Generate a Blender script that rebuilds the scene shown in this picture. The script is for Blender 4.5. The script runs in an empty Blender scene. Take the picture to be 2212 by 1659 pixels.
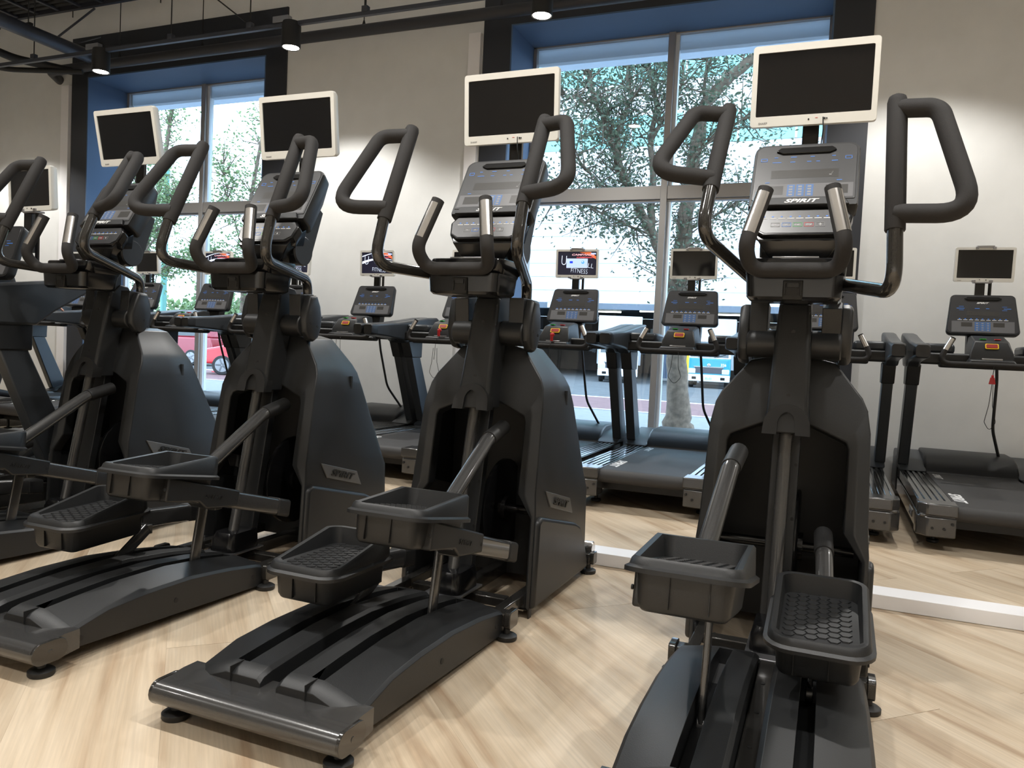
import bpy, bmesh, math, random
from mathutils import Vector, Matrix
random.seed(7)
PI = math.pi
R = math.radians
scene = bpy.context.scene
C = scene.collection

# ---------------------------------------------------------------- camera
cam_d = bpy.data.cameras.new('camera')
cam = bpy.data.objects.new('camera', cam_d)
C.objects.link(cam)
CR = ((0.92292764, 0.38211251, 0.04684652), (0.06091561, -0.02479796, -0.99783483), (-0.38012347, 0.92378303, -0.04616334))
cam.matrix_world = Matrix(((CR[0][0], -CR[1][0], -CR[2][0], 0), (CR[0][1], -CR[1][1], -CR[2][1], 0),
                           (CR[0][2], -CR[1][2], -CR[2][2], 1.03), (0, 0, 0, 1)))
cam_d.sensor_width = 36.0
cam_d.lens = 1679.58 / 2212 * 36.0
cam_d.clip_start = 0.05
cam_d.clip_end = 300
scene.camera = cam

# ---------------------------------------------------------------- view, sky
scene.view_settings.view_transform = 'Standard'
scene.view_settings.look = 'None'
scene.view_settings.gamma = 1
scene.view_settings.use_curve_mapping = False
scene.view_settings.exposure = 0.0
LAMP_W = 132.0          # watts of each track lamp
SKY = 6.8
world = bpy.data.worlds.new('overcast_sky')
scene.world = world
world.use_nodes = True
wn = world.node_tree.nodes
wl = world.node_tree.links
bg = wn['Background']
bg.inputs[1].default_value = SKY
bg.inputs[0].default_value = (0.60, 0.77, 1.0, 1)

# ---------------------------------------------------------------- materials
MATS = {}
def mat(name, col, rough=0.5, metal=0.0, emit=0.0, noise=0.0, nscale=60.0, bump=0.0, spec=None, coat=0.0, emcol=None):
    if name in MATS: return MATS[name]
    m = bpy.data.materials.new(name); m.use_nodes = True
    n = m.node_tree.nodes; l = m.node_tree.links
    b = n['Principled BSDF']
    b.inputs['Base Color'].default_value = (*col, 1)
    b.inputs['Roughness'].default_value = rough
    b.inputs['Metallic'].default_value = metal
    if spec is not None: b.inputs['Specular IOR Level'].default_value = spec
    if coat: b.inputs['Coat Weight'].default_value = coat; b.inputs['Coat Roughness'].default_value = 0.06
    if emit:
        b.inputs['Emission Color'].default_value = (*(emcol or col), 1); b.inputs['Emission Strength'].default_value = emit
    if noise or bump:
        t = n.new('ShaderNodeTexCoord'); x = n.new('ShaderNodeTexNoise'); x.inputs['Scale'].default_value = nscale
        x.inputs['Detail'].default_value = 3
        l.new(t.outputs['Object'], x.inputs['Vector'])
        if noise:
            r = n.new('ShaderNodeMapRange'); r.inputs[1].default_value = 0.3; r.inputs[2].default_value = 0.7
            r.inputs[3].default_value = 1 - noise; r.inputs[4].default_value = 1 + noise
            mx = n.new('ShaderNodeVectorMath'); mx.operation = 'SCALE'; mx.inputs[0].default_value = col
            l.new(x.outputs['Fac'], r.inputs[0]); l.new(r.outputs[0], mx.inputs['Scale'])
            l.new(mx.outputs[0], b.inputs['Base Color'])
        if bump:
            bp = n.new('ShaderNodeBump'); bp.inputs['Strength'].default_value = bump; bp.inputs['Distance'].default_value = 0.002
            l.new(x.outputs['Fac'], bp.inputs['Height']); l.new(bp.outputs[0], b.inputs['Normal'])
    MATS[name] = m
    return m
SHROUD = mat('satin_charcoal_plastic', (0.0175, 0.0185, 0.0195), 0.40, 0.1, noise=0.06, nscale=300, bump=0.12)
PLAST = mat('black_textured_plastic', (0.0115, 0.0122, 0.013), 0.44, noise=0.08, nscale=400, bump=0.15)
MATTE = mat('matte_black', (0.008, 0.008, 0.008), 0.6)
GLOSSB = mat('gloss_black', (0.007, 0.007, 0.0075), 0.18)
FOAM = mat('black_foam_grip', (0.020, 0.0185, 0.018), 0.78, bump=0.3, nscale=500)
TUBE = mat('speckled_gunmetal_paint', (0.078, 0.077, 0.076), 0.24, 0.55, noise=0.28, nscale=900, coat=0.5)
TUBED = mat('dark_gunmetal_gloss', (0.040, 0.038, 0.035), 0.16, 0.4, noise=0.3, nscale=900, coat=0.6)
CHROME = mat('brushed_steel', (0.72, 0.70, 0.68), 0.22, 1.0)
ALU = mat('grey_aluminium', (0.33, 0.33, 0.34), 0.38, 0.9)
BADGE = mat('silver_badge', (0.17, 0.17, 0.17), 0.4, 0.5)
WHITEP = mat('white_plastic', (0.74, 0.73, 0.68), 0.3)
SCREEN = mat('dark_screen_glass', (0.004, 0.004, 0.005), 0.06, spec=0.6)
PANEL = mat('console_overlay', (0.022, 0.022, 0.024), 0.33, spec=0.8)
PANELG = mat('console_grey_band', (0.13, 0.13, 0.135), 0.35)
PANELD = mat('console_display', (0.045, 0.043, 0.04), 0.3)
KEYS = mat('blue_keypad_print', (0.05, 0.13, 0.32), 0.4)
WHITEINK = mat('white_ink', (0.8, 0.8, 0.8), 0.5)
BLACKINK = mat('black_ink', (0.01, 0.01, 0.01), 0.5)
GREYINK = mat('grey_ink', (0.25, 0.25, 0.25), 0.5)
BLUEINK = mat('blue_ink', (0.06, 0.22, 0.7), 0.4)
GREENINK = mat('green_ink', (0.05, 0.45, 0.10), 0.4)
REDINK = mat('red_ink', (0.7, 0.04, 0.04), 0.4)
YELLOW = mat('yellow_plastic', (0.85, 0.55, 0.02), 0.4)
RED = mat('red_plastic', (0.55, 0.015, 0.02), 0.35)
REDDK = mat('dark_red_button', (0.32, 0.02, 0.02), 0.4)
GREENL = mat('green_key', (0.03, 0.5, 0.05), 0.4)
RUBBER = mat('black_rubber', (0.012, 0.012, 0.012), 0.5)
BELT = mat('treadmill_belt', (0.032, 0.031, 0.031), 0.6, noise=0.15, nscale=900, bump=0.3)
TMBLUE = mat('treadmill_frame_grey', (0.045, 0.050, 0.056), 0.36, 0.2, noise=0.05, nscale=200)
LEADC = mat('lead_cord', (0.03, 0.03, 0.03), 0.6)

# ---------------------------------------------------------------- mesh helpers
class MB:
    def __init__(s): s.v = []; s.f = []; s.m = []; s.cur = 0
    def add(s, vs, fs):
        o = len(s.v); s.v += [tuple(v) for v in vs]
        for f in fs: s.f.append(tuple(o + i for i in f)); s.m.append(s.cur)
        return s
    def box(s, x0, x1, y0, y1, z0, z1, T=None):
        vs = [Vector((x, y, z)) for z in (z0, z1) for y in (y0, y1) for x in (x0, x1)]
        if T: vs = [T @ v for v in vs]
        return s.add(vs, [(0, 2, 3, 1), (4, 5, 7, 6), (0, 1, 5, 4), (2, 6, 7, 3), (0, 4, 6, 2), (1, 3, 7, 5)])
    def prism(s, poly, a, b, axis='x', T=None):
        # poly in the two other axes (y,z) / (x,z) / (x,y), extruded from a to b
        n = len(poly)
        def P(p, t):
            if axis == 'x': return Vector((t, p[0], p[1]))
            if axis == 'y': return Vector((p[0], t, p[1]))
            return Vector((p[0], p[1], t))
        vs = [P(p, a) for p in poly] + [P(p, b) for p in poly]
        if T: vs = [T @ v for v in vs]
        fs = [tuple(range(n - 1, -1, -1)), tuple(range(n, 2 * n))] + [(i, (i + 1) % n, n + (i + 1) % n, n + i) for i in range(n)]
        return s.add(vs, fs)
    def loft(s, rings, cap=True):
        n = len(rings[0]); vs = [p for r in rings for p in r]; fs = []
        for k in range(len(rings) - 1):
            for i in range(n):
                j = (i + 1) % n
                fs.append((k * n + i, k * n + j, (k + 1) * n + j, (k + 1) * n + i))
        if cap: fs += [tuple(range(n - 1, -1, -1)), tuple((len(rings) - 1) * n + i for i in range(n))]
        return s.add(vs, fs)
    def cyl(s, p0, p1, r0, r1=None, n=16, cap=True):
        r1 = r0 if r1 is None else r1
        p0 = Vector(p0); p1 = Vector(p1); d = (p1 - p0).normalized()
        u = d.orthogonal().normalized(); w = d.cross(u)
        ring = lambda p, r: [p + r * (math.cos(2 * PI * i / n) * u + math.sin(2 * PI * i / n) * w) for i in range(n)]
        return s.loft([ring(p0, r0), ring(p1, r1)], cap)
    def tube(s, path, r, n=12, cap=True):
        P = [Vector(p) for p in path]; rr = r if isinstance(r, (list, tuple)) else [r] * len(P)
        t = (P[1] - P[0]).normalized(); u = t.orthogonal().normalized(); rings = []
        for i, p in enumerate(P):
            a = P[min(i + 1, len(P) - 1)] - P[max(i - 1, 0)]
            if a.length < 1e-9: a = t
            t2 = a.normalized(); q = t.rotation_difference(t2); u = (q @ u); u = (u - u.dot(t2) * t2).normalized(); t = t2
            w = t.cross(u)
            rings.append([p + rr[i] * (math.cos(2 * PI * k / n) * u + math.sin(2 * PI * k / n) * w) for k in range(n)])
        return s.loft(rings, cap)
    def lathe(s, prof, c=(0, 0, 0), n=20, axis='z'):
        c = Vector(c); rings = []
        for r, h in prof:
            ring = []
            for i in range(n):
                a = 2 * PI * i / n; x, y = r * math.cos(a), r * math.sin(a)
                ring.append(c + (Vector((x, y, h)) if axis == 'z' else Vector((h, x, y)) if axis == 'x' else Vector((y, h, x))))
            rings.append(ring)
        return s.loft(rings)
    def ell(s, c, r, n=12, m=8):
        c = Vector(c); rings = []
        for k in range(1, m):
            a = PI * k / m
            rings.append([c + Vector((r[0] * math.sin(a) * math.cos(2 * PI * i / n), r[1] * math.sin(a) * math.sin(2 * PI * i / n), -r[2] * math.cos(a))) for i in range(n)])
        return s.loft(rings)
def mesh(name, mb, mats, angle=35):
    me = bpy.data.meshes.new(name)
    me.from_pydata(mb.v, [], mb.f)
    mats = mats if isinstance(mats, (list, tuple)) else [mats]
    for m in mats: me.materials.append(m)
    if len(mats) > 1: me.polygons.foreach_set('material_index', mb.m)
    bm = bmesh.new(); bm.from_mesh(me)
    bmesh.ops.recalc_face_normals(bm, faces=bm.faces); bm.to_mesh(me); bm.free()
    me.shade_smooth(); me.set_sharp_from_angle(angle=R(angle))
    me.update()
    return me
def obj(name, mb, mats, parent=None, bevel=0.0, seg=2, loc=None, rot=None, angle=35):
    me = mb if isinstance(mb, bpy.types.Mesh) else mesh(name, mb, mats, angle)
    o = bpy.data.objects.new(name, me); C.objects.link(o)
    if parent: o.parent = parent
    if loc: o.location = loc
    if rot: o.rotation_euler = rot
    if bevel:
        b = o.modifiers.new('bevel', 'BEVEL'); b.width = bevel; b.segments = seg; b.limit_method = 'ANGLE'; b.angle_limit = R(28)
        b.harden_normals = False
    return o
def tag(o, label, cat, group=None):
    o['label'] = label; o['category'] = cat
    if group: o['group'] = group
    return o
def thing(name, label, cat, loc=(0, 0, 0), rz=0, group=None):
    o = bpy.data.objects.new(name, None); C.objects.link(o); o.location = loc; o.rotation_euler = (0, 0, rz)
    o.empty_display_size = 0.1
    return tag(o, label, cat, group)
def struct(name, mb, mats, parent=None, bevel=0, angle=35):
    o = obj(name, mb, mats, parent, bevel, angle=angle)
    if parent is None: o['kind'] = 'structure'
    return o
CHILD = {}
def kids(o): return [c for c in bpy.data.objects if c.parent == o]
def copy_tree(o, parent=None):
    c = o.copy(); C.objects.link(c); c.parent = parent
    for ch in KIDS.get(o.name, []): copy_tree(ch, c)
    return c
KIDS = {}
def fillet(pts, rad, seg=7):
    P = [Vector(p) for p in pts]; out = [P[0]]
    rad = rad if isinstance(rad, (list, tuple)) else [rad] * (len(P) - 2)
    for i in range(1, len(P) - 1):
        a = (P[i - 1] - P[i]); b = (P[i + 1] - P[i]); la, lb = a.length, b.length; a.normalize(); b.normalize()
        ang = a.angle(b); t = min(rad[i - 1] / math.tan(ang / 2), la * .48, lb * .48)
        p0 = P[i] + a * t; p1 = P[i] + b * t
        for k in range(seg + 1):
            f = k / seg
            out.append(p0 * (1 - f) ** 2 + P[i] * 2 * f * (1 - f) + p1 * f * f)
    out.append(P[-1]); return out
def rrect(w, h, r, n=5, cx=0, cz=0):
    pts = []
    for sx, sz, a0 in ((1, 1, 0), (-1, 1, 90), (-1, -1, 180), (1, -1, 270)):
        for k in range(n + 1):
            a = R(a0 + 90 * k / n); pts.append((cx + sx * (w / 2 - r) + r * math.cos(a), cz + sz * (h / 2 - r) + r * math.sin(a)))
    return pts
TXT = {}
def text_mesh(txt, material, shear=0.0, bold=0.0, ext=0.02, key=None):
    k = (txt, material.name, shear, bold)
    if k in TXT: return TXT[k]
    cu = bpy.data.curves.new('letters', 'FONT'); cu.body = txt; cu.align_x = 'CENTER'; cu.align_y = 'CENTER'
    cu.size = 1.0; cu.shear = shear; cu.offset = bold; cu.extrude = ext; cu.resolution_u = 3
    ob = bpy.data.objects.new('letters', cu); C.objects.link(ob)
    dg = bpy.context.evaluated_depsgraph_get(); dg.update()
    me = bpy.data.meshes.new_from_object(ob.evaluated_get(dg))
    bpy.data.objects.remove(ob); bpy.data.curves.remove(cu)
    xs = [v.co.x for v in me.vertices]; ys = [v.co.y for v in me.vertices]
    w = max(xs) - min(xs); cx = (max(xs) + min(xs)) / 2; cy = (max(ys) + min(ys)) / 2
    for v in me.vertices: v.co.x = (v.co.x - cx) / w; v.co.y = (v.co.y - cy) / w; v.co.z = v.co.z / w
    me.materials.clear(); me.materials.append(material); me.name = 'lettering'
    TXT[k] = me
    return me
def letters(name, txt, material, parent, center, xdir, up, width, shear=0.0, bold=0.0, hscale=1.0, thick=1.0):
    me = text_mesh(txt, material, shear, bold)
    o = bpy.data.objects.new(name, me); C.objects.link(o)
    if parent: o.parent = parent
    x = Vector(xdir).normalized(); n = x.cross(Vector(up)).normalized(); y = n.cross(x)
    m = Matrix(((x.x * width, y.x * width * hscale, n.x * width * thick, center[0]), (x.y * width, y.y * width * hscale, n.y * width * thick, center[1]),
                (x.z * width, y.z * width * hscale, n.z * width * thick, center[2]), (0, 0, 0, 1)))
    o.matrix_local = m
    return o
def frame_T(o, x, up):
    # matrix with columns x, n(normal = x cross up), y
    x = Vector(x).normalized(); n = x.cross(Vector(up)).normalized(); y = n.cross(x)
    return Matrix(((x.x, y.x, n.x, o[0]), (x.y, y.y, n.y, o[1]), (x.z, y.z, n.z, o[2]), (0, 0, 0, 1)))
def lerp_tab(tab, z):
    if z <= tab[0][0]: return tab[0][1]
    for (a, b), (c, d) in zip(tab, tab[1:]):
        if z <= c: return b + (d - b) * (z - a) / (c - a)
    return tab[-1][1]
# ---------------------------------------------------------------- the room
WY = 7.0
def wall_mat(name, col):
    return mat(name, col, 0.75, noise=0.025, nscale=5)
WALLC = wall_mat('wall_paint', (.73, .735, .72))
DARKC = mat('dark_casing_paint', (.021, .024, .031), 0.5)
REVEAL = mat('reveal_panel_paint', (.075, .125, .215), 0.6, spec=.25)
FRAMEM = mat('anodised_window_frame', (.40, .39, .38), 0.35, 0.6)
FRAMEW = mat('pale_window_frame', (.62, .66, .70), 0.4)
WHITET = mat('white_trim', (.86, .85, .86), 0.35)
CEILC = mat('grey_ceiling_paint', (.58, .63, .70), 0.9)
W1 = (-3.05, -.165); W2 = (-8.735, -5.985)        # openings of right and left window
ZT, ZB, D = 4.13, .12, .57
CZ = 5.4
# wall with two openings
mb = MB()
xs = [-12.5, W2[0], W2[1], W1[0], W1[1], 5.5]
for i in range(5):
    if i in (1, 3): mb.box(xs[i], xs[i + 1], WY, WY + .25, ZT, CZ); mb.box(xs[i], xs[i + 1], WY, WY + .25, -.02, ZB)
    else: mb.box(xs[i], xs[i + 1], WY, WY + .25, -.02, CZ)
struct('wall_front', mb, WALLC)
mb = MB(); mb.box(-12.7, -12.5, -6.5, 7.25, -.02, CZ); struct('wall_left', mb, WALLC)
mb = MB(); mb.box(5.5, 5.7, -6.5, 7.25, -.02, CZ); struct('wall_right', mb, WALLC)
mb = MB(); mb.box(-12.7, 5.7, -6.7, -6.5, -.02, CZ); struct('wall_back', mb, WALLC)
mb = MB(); mb.box(-12.7, 5.7, -6.7, 7.25, CZ, CZ + .15); struct('ceiling', mb, CEILC)
# windows: casing, reveal boards, aluminium frame, four panes each
GLASS = bpy.data.materials.new('window_glass'); GLASS.use_nodes = True
gn = GLASS.node_tree.nodes; gl = GLASS.node_tree.links; gn.remove(gn['Principled BSDF'])
tr_ = gn.new('ShaderNodeBsdfTransparent'); tr_.inputs[0].default_value = (.93, .97, .97, 1); gs = gn.new('ShaderNodeBsdfGlossy'); gs.inputs['Roughness'].default_value = 0.01
lw = gn.new('ShaderNodeLayerWeight'); lw.inputs[0].default_value = .5; pw = gn.new('ShaderNodeMath'); pw.operation = 'POWER'; pw.inputs[1].default_value = 5
fz = gn.new('ShaderNodeMapRange'); fz.inputs[3].default_value = .03; fz.inputs[4].default_value = 1.0; mx = gn.new('ShaderNodeMixShader')
gl.new(lw.outputs['Facing'], pw.inputs[0]); gl.new(pw.outputs[0], fz.inputs[0])
gl.new(fz.outputs[0], mx.inputs[0]); gl.new(tr_.outputs[0], mx.inputs[1]); gl.new(gs.outputs[0], mx.inputs[2]); gl.new(mx.outputs[0], gn['Material Output'].inputs[0])
BLIND = bpy.data.materials.new('pale_blind_fabric'); BLIND.use_nodes = True
bn = BLIND.node_tree.nodes; bl_ = BLIND.node_tree.links
bt = bn.new('ShaderNodeBsdfTranslucent'); bt.inputs[0].default_value = (.55, .60, .66, 1); bm_ = bn.new('ShaderNodeMixShader'); bm_.inputs[0].default_value = .55
bn['Principled BSDF'].inputs['Base Color'].default_value = (.6, .63, .67, 1)
bl_.new(bn['Principled BSDF'].outputs[0], bm_.inputs[1]); bl_.new(bt.outputs[0], bm_.inputs[2]); bl_.new(bm_.outputs[0], bn['Material Output'].inputs[0])
def window(n, x0, x1, mull, outer):
    w = bpy.data.objects.new('window_%d' % n, None); C.objects.link(w); w['kind'] = 'structure'; w.location = ((x0 + x1) / 2, WY, 0)
    ox = (x0 + x1) / 2
    X = lambda x: x - ox
    mb = MB(); a, b = outer
    mb.box(X(a), X(x0), -.022, .04, 0, 4.62); mb.box(X(x1), X(b), -.022, .04, 0, 4.62); mb.box(X(x0), X(x1), -.022, .04, ZT, 4.62)
    mb.box(X(a), X(b), -.022, .0, 0, ZB)
    obj('casing', mb, DARKC, w)
    mb = MB(); mb.box(X(x0), X(x0) + .015, -.021, D, ZB, ZT); obj('jamb_panel', mb, REVEAL, w)
    mb = MB(); mb.box(X(x1) - .015, X(x1), -.021, D, ZB, ZT); obj('jamb_panel', mb, REVEAL, w)
    mb = MB(); mb.box(X(x0) + .015, X(x1) - .015, -.021, D, ZT - .015, ZT); obj('soffit_panel', mb, REVEAL, w)
    mb = MB(); mb.box(X(x0) + .015, X(x1) - .015, -.02, D, ZB, ZB + .02); obj('sill', mb, FRAMEM, w)
    mb = MB(); y0, y1 = D - .02, D + .06
    mb.box(X(x0), X(x0) + .05, y0, y1, ZB, ZT); mb.box(X(x1) - .05, X(x1), y0, y1, ZB, ZT); mb.box(X(x0), X(x1), y0, y1, ZB, ZB + .07)
    mb.box(X(x0), X(x1), y0, y1 + .0, ZT - .03, ZT)
    obj('frame', mb, FRAMEM, w, .004)
    mb = MB(); mb.box(X(x0), X(x1), y1 - .03, y1 + .05, ZT - .17, ZT - .025); mb.box(X(x0), X(x1), y1 + .05, y1 + .35, ZT - .12, ZT - .10); obj('blind_box', mb, BLIND, w)
    mb = MB(); mb.box(X(mull) - .045, X(mull) + .020, y0 - .02, y1, ZB, ZT); obj('mullion', mb, FRAMEM, w, .004)
    mb = MB(); mb.box(X(mull) + .020, X(mull) + .055, y0 + .02, y1 + .01, ZB, ZT); obj('mullion_edge', mb, FRAMEW, w)
    mb = MB(); mb.box(X(x0), X(x1), y0 - .01, y1, 2.535, 2.665); mb.box(X(x0), X(x1), y0 + .01, y1, 2.515, 2.535); obj('transom', mb, FRAMEM, w, .004)
    for xa, xb in ((x0 + .05, mull - .045), (mull + .055, x1 - .05)):
        for za, zb in ((ZB + .07, 2.515), (2.665, ZT - .03)):
            mb = MB(); mb.box(X(xa), X(xb), D + .02, D + .028, za, zb); obj('pane', mb, GLASS, w)
window(1, W1[0], W1[1], -1.60, (-3.34, .14))
window(2, W2[0], W2[1], -7.40, (-9.01, -5.706))
mb = MB(); mb.box(-3.485, -3.36, WY - .05, WY, 0, 4.08); struct('trim_1', mb, WHITET)
mb = MB(); mb.box(-9.16, -9.03, WY - .05, WY, 0, 4.05); struct('trim_2', mb, WHITET)
mb = MB()
for a, b in ((-12.5, -9.16), (-5.70, -3.485), (.14, 5.5)): mb.box(a, b, WY - .012, WY, 0, .075)
struct('baseboard_front', mb, WHITET)
# outlet plates near the wall's right edge are out of view; floor cable duct
mb = MB(); mb.box(-1.35, 3.2, 3.611, 3.755, .0012, .0615); o = obj('floor_duct', mb, WHITET, None, .002); tag(o, 'white cable duct lying across the wood floor beyond the ellipticals', 'cable duct')
# ---------------------------------------------------------------- floor of diagonal wood planks
def wood(name, per_plank):
    m = bpy.data.materials.new(name); m.use_nodes = True
    n = m.node_tree.nodes; l = m.node_tree.links; b = n['Principled BSDF']; b.inputs['Roughness'].default_value = 0.42; b.inputs['Specular IOR Level'].default_value = .35
    t = n.new('ShaderNodeTexCoord'); mp = n.new('ShaderNodeMapping'); mp.inputs['Rotation'].default_value = (0, 0, R(45))
    l.new(t.outputs['Object'], mp.inputs['Vector'])
    oi = n.new('ShaderNodeObjectInfo'); sh = n.new('ShaderNodeVectorMath'); sh.operation = 'ADD'
    sc = n.new('ShaderNodeVectorMath'); sc.operation = 'SCALE'; sc.inputs[0].default_value = (37, 11, 5); l.new(oi.outputs['Random'], sc.inputs['Scale'])
    l.new(mp.outputs[0], sh.inputs[0]); l.new(sc.outputs[0], sh.inputs[1])
    m2 = n.new('ShaderNodeMapping'); m2.inputs['Scale'].default_value = (.9, 11, 1); l.new(sh.outputs[0], m2.inputs['Vector'])
    a = n.new('ShaderNodeTexNoise'); a.inputs['Scale'].default_value = 1.0; a.inputs['Detail'].default_value = 5; a.inputs['Distortion'].default_value = .6; l.new(m2.outputs[0], a.inputs['Vector'])
    m3 = n.new('ShaderNodeMapping'); m3.inputs['Scale'].default_value = (4, 130, 1); l.new(sh.outputs[0], m3.inputs['Vector'])
    f = n.new('ShaderNodeTexNoise'); f.inputs['Scale'].default_value = 1.0; f.inputs['Detail'].default_value = 3; l.new(m3.outputs[0], f.inputs['Vector'])
    r = n.new('ShaderNodeValToRGB'); e = r.color_ramp.elements
    e[0].position = .30; e[0].color = (.40, .285, .185, 1); e[1].position = .62; e[1].color = (.62, .515, .385, 1)
    x = e.new(.44); x.color = (.54, .43, .305, 1)
    l.new(a.outputs['Fac'], r.inputs[0])
    mr = n.new('ShaderNodeMapRange'); mr.inputs[1].default_value = .3; mr.inputs[2].default_value = .7; mr.inputs[3].default_value = .90; mr.inputs[4].default_value = 1.06; l.new(f.outputs['Fac'], mr.inputs[0])
    mo = n.new('ShaderNodeMapRange'); mo.inputs[3].default_value = .93; mo.inputs[4].default_value = 1.06; l.new(oi.outputs['Random'], mo.inputs[0])
    mm = n.new('ShaderNodeMath'); mm.operation = 'MULTIPLY'; l.new(mr.outputs[0], mm.inputs[0]); l.new(mo.outputs[0], mm.inputs[1])
    s2 = n.new('ShaderNodeVectorMath'); s2.operation = 'SCALE'; l.new(r.outputs[0], s2.inputs[0]); l.new(mm.outputs[0], s2.inputs['Scale']); l.new(s2.outputs[0], b.inputs['Base Color'])
    bp = n.new('ShaderNodeBump'); bp.inputs['Strength'].default_value = .06; bp.inputs['Distance'].default_value = .002; l.new(f.outputs['Fac'], bp.inputs['Height']); l.new(bp.outputs[0], b.inputs['Normal'])
    return m
WOOD = wood('oak_plank', True)
mb = MB(); mb.box(-12.6, 5.6, -6.6, 7.1, -.06, -.005)
fl = struct('floor', mb, mat('floor_base', (.30, .22, .14), .7))
S2 = math.sqrt(.5)
def clip(poly, x0, x1, y0, y1):
    for ax, lim, sgn in ((0, x0, 1), (0, x1, -1), (1, y0, 1), (1, y1, -1)):
        out = []
        for i, p in enumerate(poly):
            q = poly[(i + 1) % len(poly)]; dp = sgn * (p[ax] - lim); dq = sgn * (q[ax] - lim)
            if dp >= 0: out.append(p)
            if dp * dq < 0: t = dp / (dp - dq); out.append((p[0] + t * (q[0] - p[0]), p[1] + t * (q[1] - p[1])))
        poly = out
        if len(poly) < 3: return []
    return poly
PW, PL = .3615, 2.2; nplank = 0
rnd = random.Random(3)
far = MB()
for k in range(-48, 40):
    n0 = .680 + k * PW; off = 1.616 + (0 if k % 2 else PL * .5)
    for j in range(-9, 9):
        t0_ = off + j * PL
        pts = []
        for nn, tt in ((n0, t0_), (n0 + PW, t0_), (n0 + PW, t0_ + PL), (n0, t0_ + PL)):
            # normal (1,1)/sqrt2, along the plank (-1,1)/sqrt2
            pts.append(((nn - tt) * S2, (nn + tt) * S2))
        vis = clip(pts, -9.0, 2.8, .3, WY - .001)
        if vis:
            cx = sum(p[0] for p in vis) / len(vis); cy = sum(p[1] for p in vis) / len(vis)
            g = .0008; vv = [(p[0] + (cx - p[0]) * g, p[1] + (cy - p[1]) * g) for p in vis]
            mb = MB(); mb.prism(vv, -.0049, 0, 'z'); obj('plank', mb, WOOD, fl, 0.0); nplank += 1
        for reg in ((-12.5, -9.0, -6.5, WY - .001), (2.8, 5.5, -6.5, WY - .001), (-9.0, 2.8, -6.5, .3)):
            q = clip(pts, *reg)
            if q: far.prism(q, -.0049, 0, 'z')
fo = obj('plank_field', far, WOOD, fl); fo['kind'] = 'stuff'
# ---------------------------------------------------------------- elliptical trainer
def child(name, mb, mats, parent, bevel=0.0, seg=2, loc=None, rot=None, angle=35):
    # meshes are cached by name+parent kind so repeats share data
    return obj(name, mb, mats, parent, bevel, seg, loc, rot, angle)
CACHE = {}
def cached(key, fn):
    if key not in CACHE: CACHE[key] = fn()
    return CACHE[key]
YR = [(.03, -.03), (.36, -.012), (.46, -.002), (.765, .046), (.905, .10), (1.03, .143), (1.05, .15)]
YF = [(.03, .70), (.30, .725), (.62, .57), (.80, .46), (.87, .43), (.905, .41), (1.03, .36), (1.05, .345)]
def shroud_mesh():
    OB = [(0, 1.045), (.075, 1.045), (.141, 1.03), (.232, .915), (.250, .875), (.262, .80), (.272, .47), (.279, .40), (.279, .03)]
    IB = [(0, .83), (.06, .818), (.11, .800), (.165, .776), (.188, .766), (.196, .742), (.196, .468), (.258, .380), (.258, .055)]
    mb = MB()
    for s in (1, -1):
        def q(p, y): return (s * p[0], y, p[1])
        n = len(OB)
        yr = [lerp_tab(YR, p[1]) for p in OB]; yi = [lerp_tab(YR, p[1]) for p in IB]
        MBD = [(b[0] + (o[0] - b[0]) * .45, b[1] + (o[1] - b[1]) * (.28 if i < 5 else .45)) for i, (o, b) in enumerate(zip(OB, IB))]
        ym = [lerp_tab(YR, p[1]) for p in MBD]
        r0 = [q(p, y) for p, y in zip(OB, yr)]
        rm = [q(p, y - .009) for p, y in zip(MBD, ym)]
        r1 = [q(p, y + .002) for p, y in zip(IB, yi)]
        r1b = [q((p[0] * .985 + (0 if i == 0 else .0), p[1] - (.012 if i < 5 else 0)), y + .05) for i, (p, y) in enumerate(zip(IB, yi))]
        side = []
        for t in (0, .04, .5, .93, 1):
            side.append([q((p[0] * (1 - .05 * (t > .99) * 1.0), p[1]), y + (lerp_tab(YF, p[1]) - y) * t) for p, y in zip(OB, yr)])
        vs = r1b + r1 + rm + [v for r in side for v in r]
        rows = 3 + len(side); fs = []
        for k in range(rows - 1):
            for i in range(n - 1):
                fs.append((k * n + i, k * n + i + 1, (k + 1) * n + i + 1, (k + 1) * n + i))
        # bottom lip joining the frame leg and floor of the side
        fs.append((1 * n + n - 1, 2 * n + n - 1, 3 * n + n - 1)) if False else None
        base = len(mb.v)
        mb.add(vs, fs)
        # front face strip to the centre line
        fr = [q((p[0] * .95, p[1]), lerp_tab(YF, p[1])) for p in OB]; ce = [(0, lerp_tab(YF, p[1]) + .01, p[1]) for p in OB]
        mb.add(fr + ce, [(i, i + 1, n + i + 1, n + i) for i in range(1, n - 1)])
        # toe at the foot of the rear leg
        mb.prism([(.279, .03), (.279, .10), (.258, .10), (.250, .066), (.232, .052), (.205, .050), (.200, .060), (.190, .055), (.192, .03)] if s > 0 else
                 [(-.279, .03), (-.279, .10), (-.258, .10), (-.250, .066), (-.232, .052), (-.205, .050), (-.200, .060), (-.190, .055), (-.192, .03)], -.03, .03, 'y')
    me = mesh('shroud', mb, SHROUD, 30)
    bm = bmesh.new(); bm.from_mesh(me); bmesh.ops.remove_doubles(bm, verts=bm.verts, dist=.0006)
    bmesh.ops.recalc_face_normals(bm, faces=bm.faces); bm.to_mesh(me); bm.free(); me.shade_smooth(); me.set_sharp_from_angle(angle=R(40))
    return me
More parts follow.
